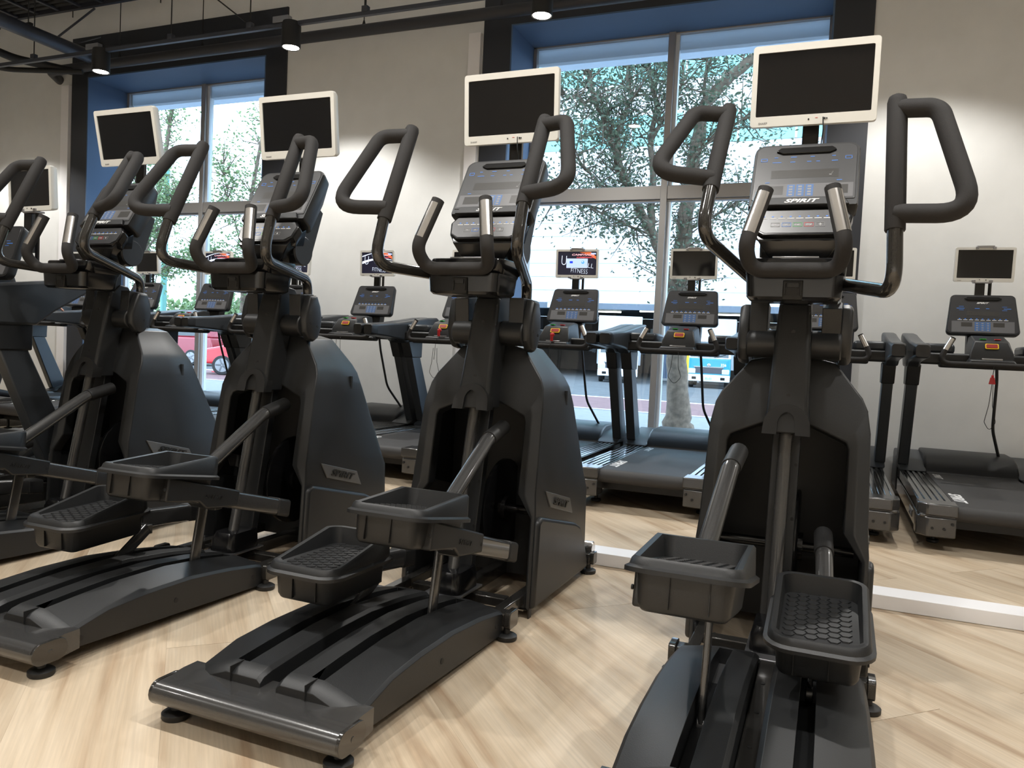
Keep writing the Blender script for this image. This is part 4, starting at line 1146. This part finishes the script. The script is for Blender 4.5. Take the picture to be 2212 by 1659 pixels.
def person(loc):
    p = thing('person', 'person in black top and dark trousers on the far left treadmill, hand on its armrest', 'person', loc)
    # pelvis root at x 0, y 0; stands on the belt at z .265; facing +y
    V = [(0, 0, 1.18), (0, .01, 1.36), (0, 0, 1.56), (0, .01, 1.69), (0, .03, 1.76),
         (.10, 0, 1.12), (.12, .07, .76), (.12, -.02, .37), (.12, .00, .33), (.13, .17, .295),
         (-.10, 0, 1.12), (-.12, .02, .76), (-.11, -.20, .40), (-.11, -.20, .36), (-.11, -.06, .295),
         (.19, 0, 1.66), (.27, .06, 1.40), (.33, .28, 1.27), (.375, .355, 1.245),
         (-.19, 0, 1.66), (-.26, -.06, 1.40), (-.22, .14, 1.24), (-.20, .20, 1.23)]
    E = [(0, 1), (1, 2), (2, 3), (3, 4), (0, 5), (5, 6), (6, 7), (7, 8), (8, 9), (0, 10), (10, 11), (11, 12), (12, 13), (13, 14),
         (2, 15), (15, 16), (16, 17), (17, 18), (2, 19), (19, 20), (20, 21), (21, 22)]
    rad = [(.15, .11), (.14, .10), (.15, .10), .055, .05, .095, .068, .045, .042, .036, .095, .068, .045, .042, .036, .062, .046, .036, .028, .062, .046, .036, .028]
    me = skin_mesh('body', V, E, rad)
    for m in (CLOTH, PANTS, SKIN, SHOE): me.materials.append(m)
    for f in me.polygons:
        c = f.center
        if c.z < .36: k = 3
        elif c.z < 1.17 and abs(c.x) < .24: k = 1
        elif c.z > 1.71 and abs(c.x) < .1: k = 2
        else: k = 0
        f.material_index = k
    b = bpy.data.objects.new('body', me); C.objects.link(b); b.parent = p
    # head
    mb = MB(); mb.ell((0, .045, 1.885), (.076, .098, .118), 20, 14); mb.ell((0, .145, 1.875), (.013, .020, .020), 10, 6)
    for s in (1, -1): mb.ell((s * .078, .035, 1.88), (.010, .022, .032), 10, 6)
    h = obj('head', mb, SKIN, p, angle=80)
    mb = MB()
    for s in (1, -1): mb.ell((s * .030, .134, 1.893), (.013, .008, .007), 10, 6)
    obj('eye', mb, WHITEINK, h); mb = MB(); mb.ell((0, .136, 1.835), (.024, .008, .007), 10, 6); obj('mouth', mb, mat('lips', (.45, .16, .14), .5), h)
    mb = MB(); mb.ell((0, .018, 1.925), (.086, .106, .100), 20, 12); obj('hair', mb, HAIR, h, angle=80)
    # hands: palm and five fingers curled over the armrest
    for s, wr, dr in ((1, Vector((.375, .355, 1.245)), Vector((.50, .86, -.08))), (-1, Vector((-.20, .20, 1.23)), Vector((.15, .98, -.05)))):
        d = dr.normalized(); side = Vector((0, 0, 1)).cross(d).normalized(); dn = Vector((0, 0, -1))
        V = [tuple(wr), tuple(wr + d * .05), tuple(wr + d * .095)]; E = [(0, 1), (1, 2)]; rd = [(.026, .020), (.038, .017), (.038, .014)]
        for k in range(4):
            L = (.074, .084, .080, .062)[k]; o0 = wr + d * .088 + side * (.030 - .020 * k)
            a = o0 + d * L * .42 + dn * .004; b2 = a + d * L * .30 + dn * L * .22; c2 = b2 + d * L * .12 + dn * L * .26
            i = len(V); V += [tuple(o0), tuple(a), tuple(b2), tuple(c2)]; E += [(2, i), (i, i + 1), (i + 1, i + 2), (i + 2, i + 3)]; rd += [.0095, .009, .0082, .007]
        tside = side * (1 if s > 0 else -1); o0 = wr + d * .03 + tside * .030; a = o0 + d * .035 + tside * .022 + dn * .008; b2 = a + d * .032 + dn * .010
        i = len(V); V += [tuple(o0), tuple(a), tuple(b2)]; E += [(1, i), (i, i + 1), (i + 1, i + 2)]; rd += [.013, .010, .008]
        hm = skin_mesh('hand', V, E, rd, 1); hm.materials.append(SKIN)
        ho_ = bpy.data.objects.new('hand', hm); C.objects.link(ho_); ho_.parent = p
    return p
person((-8.06, 5.36, 0))
# ---------------------------------------------------------------- outside
ASPH = mat('street_asphalt', (.085, .088, .092), .9, noise=.2, nscale=3)
PAVE = mat('grey_pavement', (.19, .195, .20), .9, noise=.1, nscale=6)
LANE = mat('red_brown_lane', (.16, .085, .085), .9, noise=.15, nscale=4)
mb = MB(); mb.box(-70, 45, 7.26, 80, -.5, -.25); struct('ground_street', mb, ASPH)
mb = MB(); mb.box(-70, 45, 7.26, 15.6, -.25, -.17); struct('ground_pavement', mb, PAVE)
mb = MB(); mb.box(-70, 45, 16.2, 21.3, -.25, -.243); struct('ground_lane', mb, LANE)
mb = MB(); mb.box(-70, 45, 15.6, 15.8, -.25, -.15); struct('ground_kerb', mb, mat('kerb_stone', (.42, .42, .42), .8))
mb = MB(); mb.box(-70, 45, 21.4, 21.6, -.25, -.24); struct('ground_marking', mb, WHITEINK)
# office building over a loading dock
FAC = mat('white_facade_panel', (.62, .62, .64), .6)
TEAL = mat('turquoise_glazing', (.20, .52, .52), .25)
DOCK = mat('dock_brown_wall', (.085, .062, .050), .8, noise=.15, nscale=2)
BEAM = mat('dock_grey_beam', (.11, .13, .16), .7)
bd = thing('office_building', 'white office building with turquoise window bands above an open loading dock', 'building', (-9, 44, -.25))
def bx(name, a, m, p=bd, bev=0): 
    mb = MB(); mb.box(*a); return obj(name, mb, m, p, bev)
bx('dock_wall', (-16, 22, 8, 8.3, 0, 3.64), DOCK); bx('dock_side_wall', (-16.4, -16, -6, 8.3, 0, 3.64), DOCK); bx('dock_side_wall', (22, 22.4, -6, 8.3, 0, 3.64), DOCK)
bx('dock_ceiling', (-16.4, 22.4, -5.9, 8.3, 3.66, 3.72), BEAM); bx('beam', (-16.4, 22.4, -6.4, -6, 3.42, 3.72), BEAM)
for x in (-14, -4.7, 5, 14): bx('beam_bracket', (x, x + .25, -6.45, -6.38, 3.44, 3.70), FAC)
fw = bx('facade', (-16.4, 22.4, -6.2, 9, 3.72, 30), FAC)
for k in range(9): bx('panel_joint', (-16.4, 22.4, -6.22, -6.195, 4.35 + k * .68, 4.375 + k * .68), mat('joint_grey', (.35, .36, .40), .7))
for k in range(6):
    z = 11.4 + k * 3.1
    wd = bx('window', (-16.2, 22.2, -6.25, -6.1, z, z + 1.5), TEAL)
    for j in range(16): bx('mullion', (-16.2 + j * 2.55, -16.1 + j * 2.55, -6.28, -6.2, z, z + 1.5), FAC, wd)
for (x, y) in ((-3.1, -1.6), (.3, -3.0), (3.9, -1.6), (8.2, -3.0), (11.0, -1.6)):
    bx('dock_light', (x - 1.0, x + 1.0, y - .06, y + .06, 3.52, 3.60), mat('dock_tube', (1, 1, .86), .4, emit=9.0))
for x, z, w, h in ((-2.5, 2.6, .5, .4), (-2.3, 1.95, .35, .3), (-.9, 1.75, .7, .45), (.3, 1.8, .4, .4)): bx('notice', (x, x + w, 7.95, 8.0, z, z + h), mat('paper', (.5, .5, .48), .7))
# yellow post
mb = MB(); mb.cyl((-3.45, 20.0, -.25), (-3.45, 20.0, 1.05), .055, n=10); mb.cyl((-3.45, 20.0, 1.05), (-3.45, 20.0, 1.10), .055, .02, n=10); o = obj('bollard', mb, YELLOW, None); tag(o, 'yellow post beside the tree trunk outside the right window', 'bollard')
# grey shutter between the trucks
sh = thing('roller_shutter', 'blue grey shutter standing between the two trucks outside', 'shutter', (-7.1, 39.2, -.25))
for k in range(14): bx('slat', (-.95 + k * .135, -.83 + k * .135, -.03, .03, .1, 3.2), mat('shutter_blue', (.16, .20, .28), .5), sh)
bx('shutter_base', (-1, 1, -.06, .06, 0, .12), mat('kerb_stone', (.42, .42, .42), .8), sh)
# trucks (front faces the camera, local -y)
def truck(label, x, y, rz, up, low, plate, plate_col, emblem):
    t = thing('delivery_truck', label, 'truck', (x, y, -.25), rz, 'delivery trucks parked at the loading dock')
    W = .85; UP = mat('cab_' + up[0], up[1], .35); LOW = mat('cab_' + low[0], low[1], .35); GL = mat('windscreen', (.02, .03, .035), .06, spec=.9)
    mb = MB(); mb.loft([[(-W, 0, .45), (W, 0, .45), (W, 1.7, .45), (-W, 1.7, .45)], [(-W, -.02, 1.22), (W, -.02, 1.22), (W, 1.7, 1.22), (-W, 1.7, 1.22)]]); ca = obj('cab', mb, LOW, t, .03)
    mb = MB(); mb.loft([[(-W, -.02, 1.22), (W, -.02, 1.22), (W, 1.7, 1.22), (-W, 1.7, 1.22)], [(-W * .96, .28, 1.98), (W * .96, .28, 1.98), (W * .96, 1.65, 1.98), (-W * .96, 1.65, 1.98)], [(-W * .9, .45, 2.10), (W * .9, .45, 2.10), (W * .9, 1.6, 2.10), (-W * .9, 1.6, 2.10)]]); obj('cab_top', mb, UP, t, .04)
    mb = MB(); mb.loft([[(-W * .9, -.015, 1.28), (W * .9, -.015, 1.28), (W * .9, .02, 1.28), (-W * .9, .02, 1.28)], [(-W * .86, .235, 1.92), (W * .86, .235, 1.92), (W * .86, .27, 1.92), (-W * .86, .27, 1.92)]]); ws = obj('windscreen', mb, GL, t)
    mb = MB()
    for s in (-.45, .2): mb.cyl((s, -.03, 1.27), (s + .45, .02, 1.40), .012, n=6)
    obj('wiper', mb, MATTE, ws)
    bx('grille', (-.55, .55, -.05, .01, .62, .86), mat('grille_dark', (.03, .035, .05), .4), t, .02)
    gr = KIDSLAST = bx('trim_bar', (-.60, .60, -.06, .0, .86, .90), CHROME, t)
    mb = MB()
    if emblem == 'wing': mb.lathe([(.075, 0), (.09, .01), (.075, .02)], (0, -.085, .95), 18, 'y'); mb.box(-.015, .015, -.09, -.07, .87, 1.03)
    else:
        mb.lathe([(.055, 0), (.07, .012), (.055, .02)], (0, -.085, .95), 18, 'y'); mb.box(-.05, .05, -.09, -.07, .945, .955)
    obj('emblem', mb, CHROME, t)
    bu = bx('bumper', (-W * 1.0, W * 1.0, -.14, .08, .28, .56), UP, t, .03)
    bx('number_plate', (-.17, .17, -.155, -.13, .33, .50), WHITEINK if plate_col == 0 else mat('plate_white', (.6, .65, .7), .5), t)
    letters('plate_lettering', plate, GREENINK if plate_col else BLACKINK, t, (0, -.157, .405), (1, 0, 0), (0, 0, 1), .26, 0, .01)
    for s in (1, -1):
        bx('headlight', (min(s * .52, s * .82), max(s * .52, s * .82), -.06, .02, .60, .80), mat('headlight_glass', (.6, .62, .66), .15, .3), t, .03)
        bx('fog_lamp', (min(s * .48, s * .66), max(s * .48, s * .66), -.15, -.12, .36, .47), GLOSSB, t, .01)
        bx('mirror', (min(s * .98, s * 1.14), max(s * .98, s * 1.14), -.16, -.08, 1.25, 1.62), GLOSSB, t, .03)
        mb = MB(); mb.tube([(s * .84, .1, 1.75), (s * 1.02, -.08, 1.72), (s * 1.05, -.11, 1.6)], .014, 6); obj('mirror_arm', mb, MATTE, t)
        for yy in (.75, 3.4):
            mb = MB(); mb.lathe([(.20, -.09), (.36, -.09), (.38, -.06), (.38, .06), (.36, .09), (.20, .09)], (s * .72, yy, .3801), 20, 'x'); w_ = obj('wheel', mb, RUBBER, t)
            mb = MB(); mb.lathe([(.19, -.095), (.06, -.10), (.06, .10), (.19, .095)], (s * .72, yy, .3801), 14, 'x'); obj('hub', mb, ALU, w_)
    bx('cargo_box', (-.98, .98, 1.85, 5.0, .75, 2.95), mat('cargo_grey_white', (.45, .46, .48), .5), t, .03)
    bx('chassis', (-.45, .45, .6, 4.9, .42, .72), MATTE, t)
    return t
truck('white delivery truck seen between the treadmill uprights in the right window', -8.55, 32.6, R(14), ('white', (.80, .80, .82)), ('white', (.80, .80, .82)), '12-37', 0, 'wing')
t2 = truck('teal and white delivery truck to the right of the tree trunk outside', -4.72, 32.6, R(6), ('cream', (.74, .72, .68)), ('teal', (.03, .26, .36)), '35-01', 1, 'oval')
letters('door_lettering', '326', WHITEINK, t2, (.58, -.03, .98), (1, 0, 0), (0, 0, 1), .22, 0, .02)
# red cars outside the left window
def car(label, x, y, rz, col, kind):
    c = thing('car', label, 'car', (x, y, -.25), rz)
    M_ = mat('car_paint_' + kind, col, .22, coat=.6); GL = mat('windscreen', (.02, .03, .035), .06)
    if kind == 'hatch':
        body = [(-2.0, .35), (-1.98, .66), (-1.75, .82), (-1.05, .98), (-.95, 1.0), (1.75, 1.02), (1.85, .7), (1.85, .32)]; cab = [(-1.05, .97), (-.45, 1.46), (.2, 1.53), (1.3, 1.5), (1.75, 1.02)]; wx = (-1.25, 1.2); hw = .82
    else:
        body = [(-2.3, .40), (-2.28, .85), (-2.0, 1.02), (-1.0, 1.10), (2.2, 1.12), (2.3, .8), (2.3, .4)]; cab = [(-1.1, 1.08), (-.35, 1.72), (.4, 1.80), (1.9, 1.78), (2.2, 1.12)]; wx = (-1.45, 1.4); hw = .88
    mb = MB(); mb.prism(body, -hw, hw, 'x'); obj('body', mb, M_, c, .07, 3)
    mb = MB(); mb.prism(cab, -hw * .86, hw * .86, 'x')
    cb_ = obj('cabin', mb, M_, c, .06, 3)
    mid = (cab[1][0] + cab[3][0]) / 2
    gl = [(cab[0][0] + .22, cab[0][1] + .06), (cab[1][0] + .1, cab[1][1] - .08), (cab[2][0], cab[2][1] - .10), (cab[3][0] - .1, cab[3][1] - .12), (cab[4][0] - .18, cab[4][1] + .06)]
    mb = MB(); mb.prism(gl, -hw * .875, hw * .875, 'x'); obj('side_window', mb, GL, c)
    mb = MB(); p0, p1 = Vector((0, cab[0][0], cab[0][1])), Vector((0, cab[1][0], cab[1][1])); d = (p1 - p0); nn = Vector((0, -d.z, d.y)).normalized() * .012
    mb.loft([[(-hw * .8, (p0 + d * .08).y - .02, (p0 + d * .08).z + .02), (hw * .8, (p0 + d * .08).y - .02, (p0 + d * .08).z + .02), (hw * .8, (p0 + d * .08).y + .03, (p0 + d * .08).z), (-hw * .8, (p0 + d * .08).y + .03, (p0 + d * .08).z)],
             [(-hw * .72, (p0 + d * .95).y - .02, (p0 + d * .95).z + .02), (hw * .72, (p0 + d * .95).y - .02, (p0 + d * .95).z + .02), (hw * .72, (p0 + d * .95).y + .03, (p0 + d * .95).z), (-hw * .72, (p0 + d * .95).y + .03, (p0 + d * .95).z)]]); obj('windscreen', mb, GL, c)
    y0 = body[0][0]
    for s in (1, -1):
        mb = MB(); mb.box(min(s * .45, s * (hw - .04)), max(s * .45, s * (hw - .04)), y0 - .02, y0 + .35, .66, .80); obj('headlight', mb, mat('headlight_glass', (.6, .62, .66), .15, .3), c, .04)
        mb = MB(); mb.box(min(s * hw, s * (hw + .18)), max(s * hw, s * (hw + .18)), cab[0][0] + .3, cab[0][0] + .42, 1.05, 1.2); obj('mirror', mb, M_, c, .03)
        for yy in wx:
            mb = MB(); mb.lathe([(.20, -.10), (.29, -.10), (.315, -.07), (.315, .07), (.29, .10), (.20, .10)], (s * (hw - .08), yy, .3151), 22, 'x'); w_ = obj('wheel', mb, RUBBER, c)
            mb = MB(); mb.lathe([(.205, -.09), (.205, .09)], (s * (hw - .08), yy, .3151), 18, 'x'); obj('rim_shadow', mb, MATTE, w_)
            mb = MB()
            for k in range(5):
                a = 2 * PI * k / 5 + .3; T_ = Matrix.Translation((s * (hw + .02), yy, .3151)) @ Matrix.Rotation(a, 4, 'X'); mb.box(-.012, .012, -.028, .028, .02, .20, T_)
            mb.lathe([(.20, -.012), (.215, -.012), (.215, .012), (.20, .012)], (s * (hw + .02), yy, .3151), 18, 'x'); obj('alloy_rim', mb, ALU, w_)
    mb = MB(); mb.box(-.45, .45, y0 - .03, y0 + .02, .45, .60); obj('grille', mb, MATTE, c, .02)
    mb = MB(); mb.box(-.17, .17, y0 - .045, y0 - .02, .38, .48); obj('number_plate', mb, WHITEINK, c)
    return c
car('bright red small car with its front wheel showing low in the left window', -17.0, 20.4, R(-62), (.62, .02, .03), 'hatch')
car('dark red van parked behind the treadmill arm in the left window', -25.0, 24.2, R(-80), (.30, .02, .035), 'van')
# traffic cone, sign post, pole, hoarding behind the left window
cn = thing('traffic_cone', 'red and white traffic cone on the street outside the left window', 'cone', (-19.0, 20.4, -.25))
mb = MB(); mb.box(-.2, .2, -.2, .2, 0, .04); obj('cone_base', mb, RED, cn, .01)
mb = MB(); mb.lathe([(.16, .04), (.115, .26)], n=16); mb.lathe([(.075, .46), (.035, .70), (.02, .72)], n=16); obj('cone_body', mb, RED, cn, angle=60)
mb = MB(); mb.lathe([(.115, .26), (.075, .46)], n=16); obj('cone_band', mb, WHITEINK, cn, angle=60)
mb = MB(); mb.cyl((-15.9, 15.0, -.25), (-15.9, 15.0, 5.2), .075, n=12); mb.cyl((-15.9, 15.0, -.17), (-15.9, 15.0, .0), .12, n=12); o = obj('street_pole', mb, mat('green_pole_paint', (.12, .32, .28), .5), None); tag(o, 'green street pole seen through the left window', 'pole')
gate = thing('guard_rail', 'pale blue road railing behind the red cars outside', 'railing', (-26, 30, -.25))
for k in range(12): bx('post', (-8 + k * 1.1, -7.94 + k * 1.1, -.03, .03, 0, 1.05), mat('rail_blue', (.35, .48, .58), .5), gate)
bx('top_bar', (-8, 5, -.03, .03, 1.0, 1.08), mat('rail_blue', (.35, .48, .58), .5), gate); bx('lower_bar', (-8, 5, -.03, .03, .5, .56), mat('rail_blue', (.35, .48, .58), .5), gate)
sgn = thing('street_sign', 'small white street notice on a yellow base outside the left window', 'sign', (-17.6, 24.0, -.25))
bx('sign_post', (-.04, .04, -.04, .04, 0, 2.3), mat('green_pole_paint', (.12, .32, .28), .5), sgn); bx('sign_board', (-.22, .22, -.06, -.03, 1.2, 2.2), WHITEINK, sgn); bx('sign_disc', (-.15, .15, -.07, -.05, 1.85, 2.15), RED, sgn, .05); bx('sign_base', (-.05, .75, -.06, .06, .75, 1.35), YELLOW, sgn)
# ---------------------------------------------------------------- trees
BARK = mat('grey_brown_bark', (.135, .10, .072), .9, noise=.35, nscale=14, bump=.8)
def leaf_mat(name, c1, c2):
    m = bpy.data.materials.new(name); m.use_nodes = True; n = m.node_tree.nodes; l = m.node_tree.links; b = n['Principled BSDF']; b.inputs['Roughness'].default_value = .5
    g = n.new('ShaderNodeNewGeometry'); r_ = n.new('ShaderNodeValToRGB'); r_.color_ramp.elements[0].color = (*c1, 1); r_.color_ramp.elements[1].color = (*c2, 1)
    l.new(g.outputs['Random Per Island'], r_.inputs[0]); l.new(r_.outputs[0], b.inputs['Base Color'])
    tl = n.new('ShaderNodeBsdfTranslucent'); l.new(r_.outputs[0], tl.inputs[0]); mx_ = n.new('ShaderNodeMixShader'); mx_.inputs[0].default_value = .35
    l.new(b.outputs[0], mx_.inputs[1]); l.new(tl.outputs[0], mx_.inputs[2]); l.new(mx_.outputs[0], n['Material Output'].inputs[0])
    return m
LEAF = leaf_mat('grey_green_leaves', (.055, .085, .055), (.15, .19, .12))
LEAF2 = leaf_mat('light_green_leaves', (.10, .17, .07), (.22, .30, .13))
def tree(label, base, limbs, mat_leaf, seed, n_tw, leaf, nleaf, spread, trunk_r, base_r):
    rn = random.Random(seed)
    t = thing('street_tree', label, 'tree', base)
    B = Vector(base); mb = MB(); tips = []
    for path, r0, r1 in limbs:
        P = [Vector(q) - B for q in path]; n = len(P); P2 = []
        for i in range(n - 1):
            for k in range(4): P2.append(P[i].lerp(P[i + 1], k / 4) + Vector((rn.uniform(-.02, .02), rn.uniform(-.03, .03), 0)) * (0 if i == 0 and k == 0 else 1))
        P2.append(P[-1]); m = len(P2)
        r0, r1 = (r0, r1) if path[0][2] < 0 else (r0 * .62, r1 * .55)
        rr = [r0 + (r1 - r0) * (i / (m - 1)) ** .6 for i in range(m)]
        if base_r and path[0][2] < 0: rr = [r_ + (base_r - trunk_r) * max(0, 1 - p_.z / .8) ** 2 for r_, p_ in zip(rr, P2)]
        mb.tube(P2, rr, 10)
        tips += [(P2[i], (P2[i] - P2[i - 1]).normalized()) for i in range(2, m) if P2[i].z > 1.9]
    obj('trunk', mb, BARK, t, angle=70)
    tw = MB(); lv = MB()
    for _ in range(n_tw):
        p, d = rn.choice(tips); v = (d * .7 + Vector((rn.gauss(0, 1), rn.gauss(0, 1), rn.gauss(.1, .8)))).normalized(); L = rn.uniform(.4, 1.0) * spread
        e = p + v * L; mid = p.lerp(e, .5) + Vector((0, 0, rn.uniform(-.1, .12)))
        tw.tube([p, mid, e], [.014, .009, .003], 4, False)
        for k in range(nleaf):
            q = (p.lerp(mid, rn.random()) if rn.random() < .25 else mid.lerp(e, rn.random())) + Vector((rn.gauss(0, .16), rn.gauss(0, .16), rn.gauss(0, .15))) * spread
            a = Vector((rn.gauss(0, 1), rn.gauss(0, 1), rn.gauss(-.3, .6))).normalized(); b = a.orthogonal().normalized(); b = (Matrix.Rotation(rn.uniform(0, 6.28), 3, a) @ b)
            s = leaf * rn.uniform(.7, 1.3); c = b.cross(a) * s * .05
            lv.add([q, q + a * s * .5 + b * s * .24 + c, q + a * s, q + a * s * .5 - b * s * .24 + c], [(0, 1, 2, 3)])
    o = obj('twigs', tw, BARK, t, angle=70); o['kind'] = 'stuff'
    o = obj('foliage', lv, mat_leaf, t); o['kind'] = 'stuff'
    return t
def px(u, v, Y):
    d = (CR[0][0] * (u - 1106) / 1679.58 + CR[1][0] * (v - 829.5) / 1679.58 + CR[2][0], CR[0][1] * (u - 1106) / 1679.58 + CR[1][1] * (v - 829.5) / 1679.58 + CR[2][1], CR[0][2] * (u - 1106) / 1679.58 + CR[1][2] * (v - 829.5) / 1679.58 + CR[2][2])
    return (d[0] * Y / d[1], Y, 1.03 + d[2] * Y / d[1])
def pl(seq): return [px(*q) for q in seq]
base = px(1463, 958, 11.2); base = (base[0], base[1], -.171)
tree('big grey street tree with forked trunk outside the right window', base, [
    ([base] + pl([(1463, 900, 11.2), (1464, 780, 11.2), (1468, 640, 11.2), (1472, 560, 11.25), (1477, 500, 11.3), (1490, 420, 11.4), (1500, 330, 11.5), (1520, 235, 11.6), (1560, 180, 11.7), (1640, 115, 11.8), (1720, 40, 12)]), .185, .07),
    (pl([(1466, 660, 11.2), (1435, 580, 11.1), (1412, 510, 11.0), (1372, 430, 10.9), (1340, 370, 10.8), (1318, 300, 10.8), (1300, 250, 10.8), (1276, 190, 10.7), (1262, 120, 10.7), (1235, 40, 10.7)]), .15, .05),
    (pl([(1340, 370, 10.8), (1332, 290, 10.9), (1360, 210, 11), (1352, 130, 11.1), (1366, 40, 11.2)]), .075, .035),
    (pl([(1405, 500, 11.0), (1412, 400, 11.2), (1408, 300, 11.3), (1420, 220, 11.4), (1404, 160, 11.4), (1370, 95, 11.4), (1350, 20, 11.4)]), .10, .04),
    (pl([(1408, 300, 11.3), (1436, 250, 11.3), (1470, 190, 11.4), (1480, 90, 11.4), (1500, 0, 11.4)]), .06, .03),
    (pl([(1500, 330, 11.5), (1540, 300, 11.3), (1600, 260, 11.2), (1660, 240, 11.1), (1740, 190, 11.0)]), .05, .02),
    (pl([(1520, 235, 11.6), (1525, 150, 11.7), (1535, 60, 11.8), (1540, -40, 11.9)]), .055, .025),
    (pl([(1372, 430, 10.9), (1310, 410, 10.6), (1250, 350, 10.4), (1215, 300, 10.3)]), .05, .02),
    (pl([(1300, 250, 10.8), (1250, 215, 10.6), (1200, 195, 10.5)]), .03, .012),
    (pl([(1477, 500, 11.3), (1540, 470, 11.2), (1600, 430, 11.0), (1680, 400, 11.0)]), .05, .02),
    (pl([(1412, 510, 11.0), (1340, 480, 10.7), (1260, 440, 10.5), (1200, 430, 10.4)]), .035, .012)],
    LEAF, 5, 640, .066, 30, .85, .185, .27)
tree('leafy tree at the left side of the left window', (-15.2, 13.6, -.171), [
    ([(-15.2, 13.6, -.171), (-15.15, 13.6, 1.5), (-15.0, 13.6, 3.0), (-14.6, 13.6, 4.4), (-14.3, 13.6, 6.2)], .13, .04),
    ([(-15.0, 13.6, 2.8), (-14.3, 13.4, 3.5), (-13.7, 13.3, 4.2)], .06, .02), ([(-15.1, 13.6, 2.2), (-14.4, 13.8, 2.6), (-13.5, 13.9, 2.75)], .06, .02), ([(-15.0, 13.6, 3.0), (-15.6, 13.8, 4.0), (-15.8, 13.9, 5.4)], .06, .02)],
    LEAF2, 8, 300, .085, 24, .75, .12, .18)
tree('green tree top at the right side of the left window', (-11.6, 13.0, -.171), [
    ([(-11.6, 13.0, -.171), (-11.55, 13.0, 2.0), (-11.5, 13.0, 3.5), (-11.2, 13.1, 5.5)], .10, .03),
    ([(-11.55, 13.0, 2.1), (-12.2, 13.0, 2.6), (-12.9, 13.1, 2.8)], .05, .015), ([(-11.5, 13.0, 2.8), (-11.9, 12.9, 3.6), (-12.0, 12.8, 4.6)], .04, .015)],
    LEAF2, 12, 160, .085, 24, .75, .10, .15)
hd = thing('clipped_hedge', 'dense green hedge and shrubs behind the street outside the left window', 'hedge', (-27, 33, -.25))
rn = random.Random(4); lv = MB()
for _ in range(9000):
    q = Vector((rn.uniform(-9, 12), rn.uniform(-1.2, 1.2), 0)); hgt = 2.7 + .7 * math.sin(q.x * 1.1) + .5 * math.sin(q.x * 2.7 + 1); q.z = hgt * (rn.random() ** .6) + .4
    a = Vector((rn.gauss(0, 1), rn.gauss(0, 1), rn.gauss(0, 1))).normalized(); b = a.orthogonal().normalized(); s = rn.uniform(.2, .4)
    lv.add([q, q + a * s * .5 + b * s * .3, q + a * s, q + a * s * .5 - b * s * .3], [(0, 1, 2, 3)])
o = obj('foliage', lv, LEAF2, hd); o['kind'] = 'stuff'
mb = MB()
for k in range(10): mb.cyl((-8.5 + k * 2.1, 0, 0), (-8.5 + k * 2.1, 0, 2.4), .05, n=6)
obj('stem', mb, BARK, hd)
SMALL = {'screw', 'bolt', 'screw_hole', 'pipe_hanger', 'clamp', 'rod', 'rod_clamp', 'cable', 'seam', 'headphone_port', 'panel_graphics', 'key_print', 'screen_picture', 'wiper', 'eye', 'pulse_plate', 'port_clip', 'cord', 'stem', 'tread_pattern'}
for o in bpy.data.objects:
    if o.parent and o.name.split('.')[0] in SMALL: o['kind'] = 'stuff'
print('planks', nplank, 'objects', len(bpy.data.objects), 'faces', sum(len(o.data.polygons) for o in bpy.data.objects if o.type == 'MESH'))
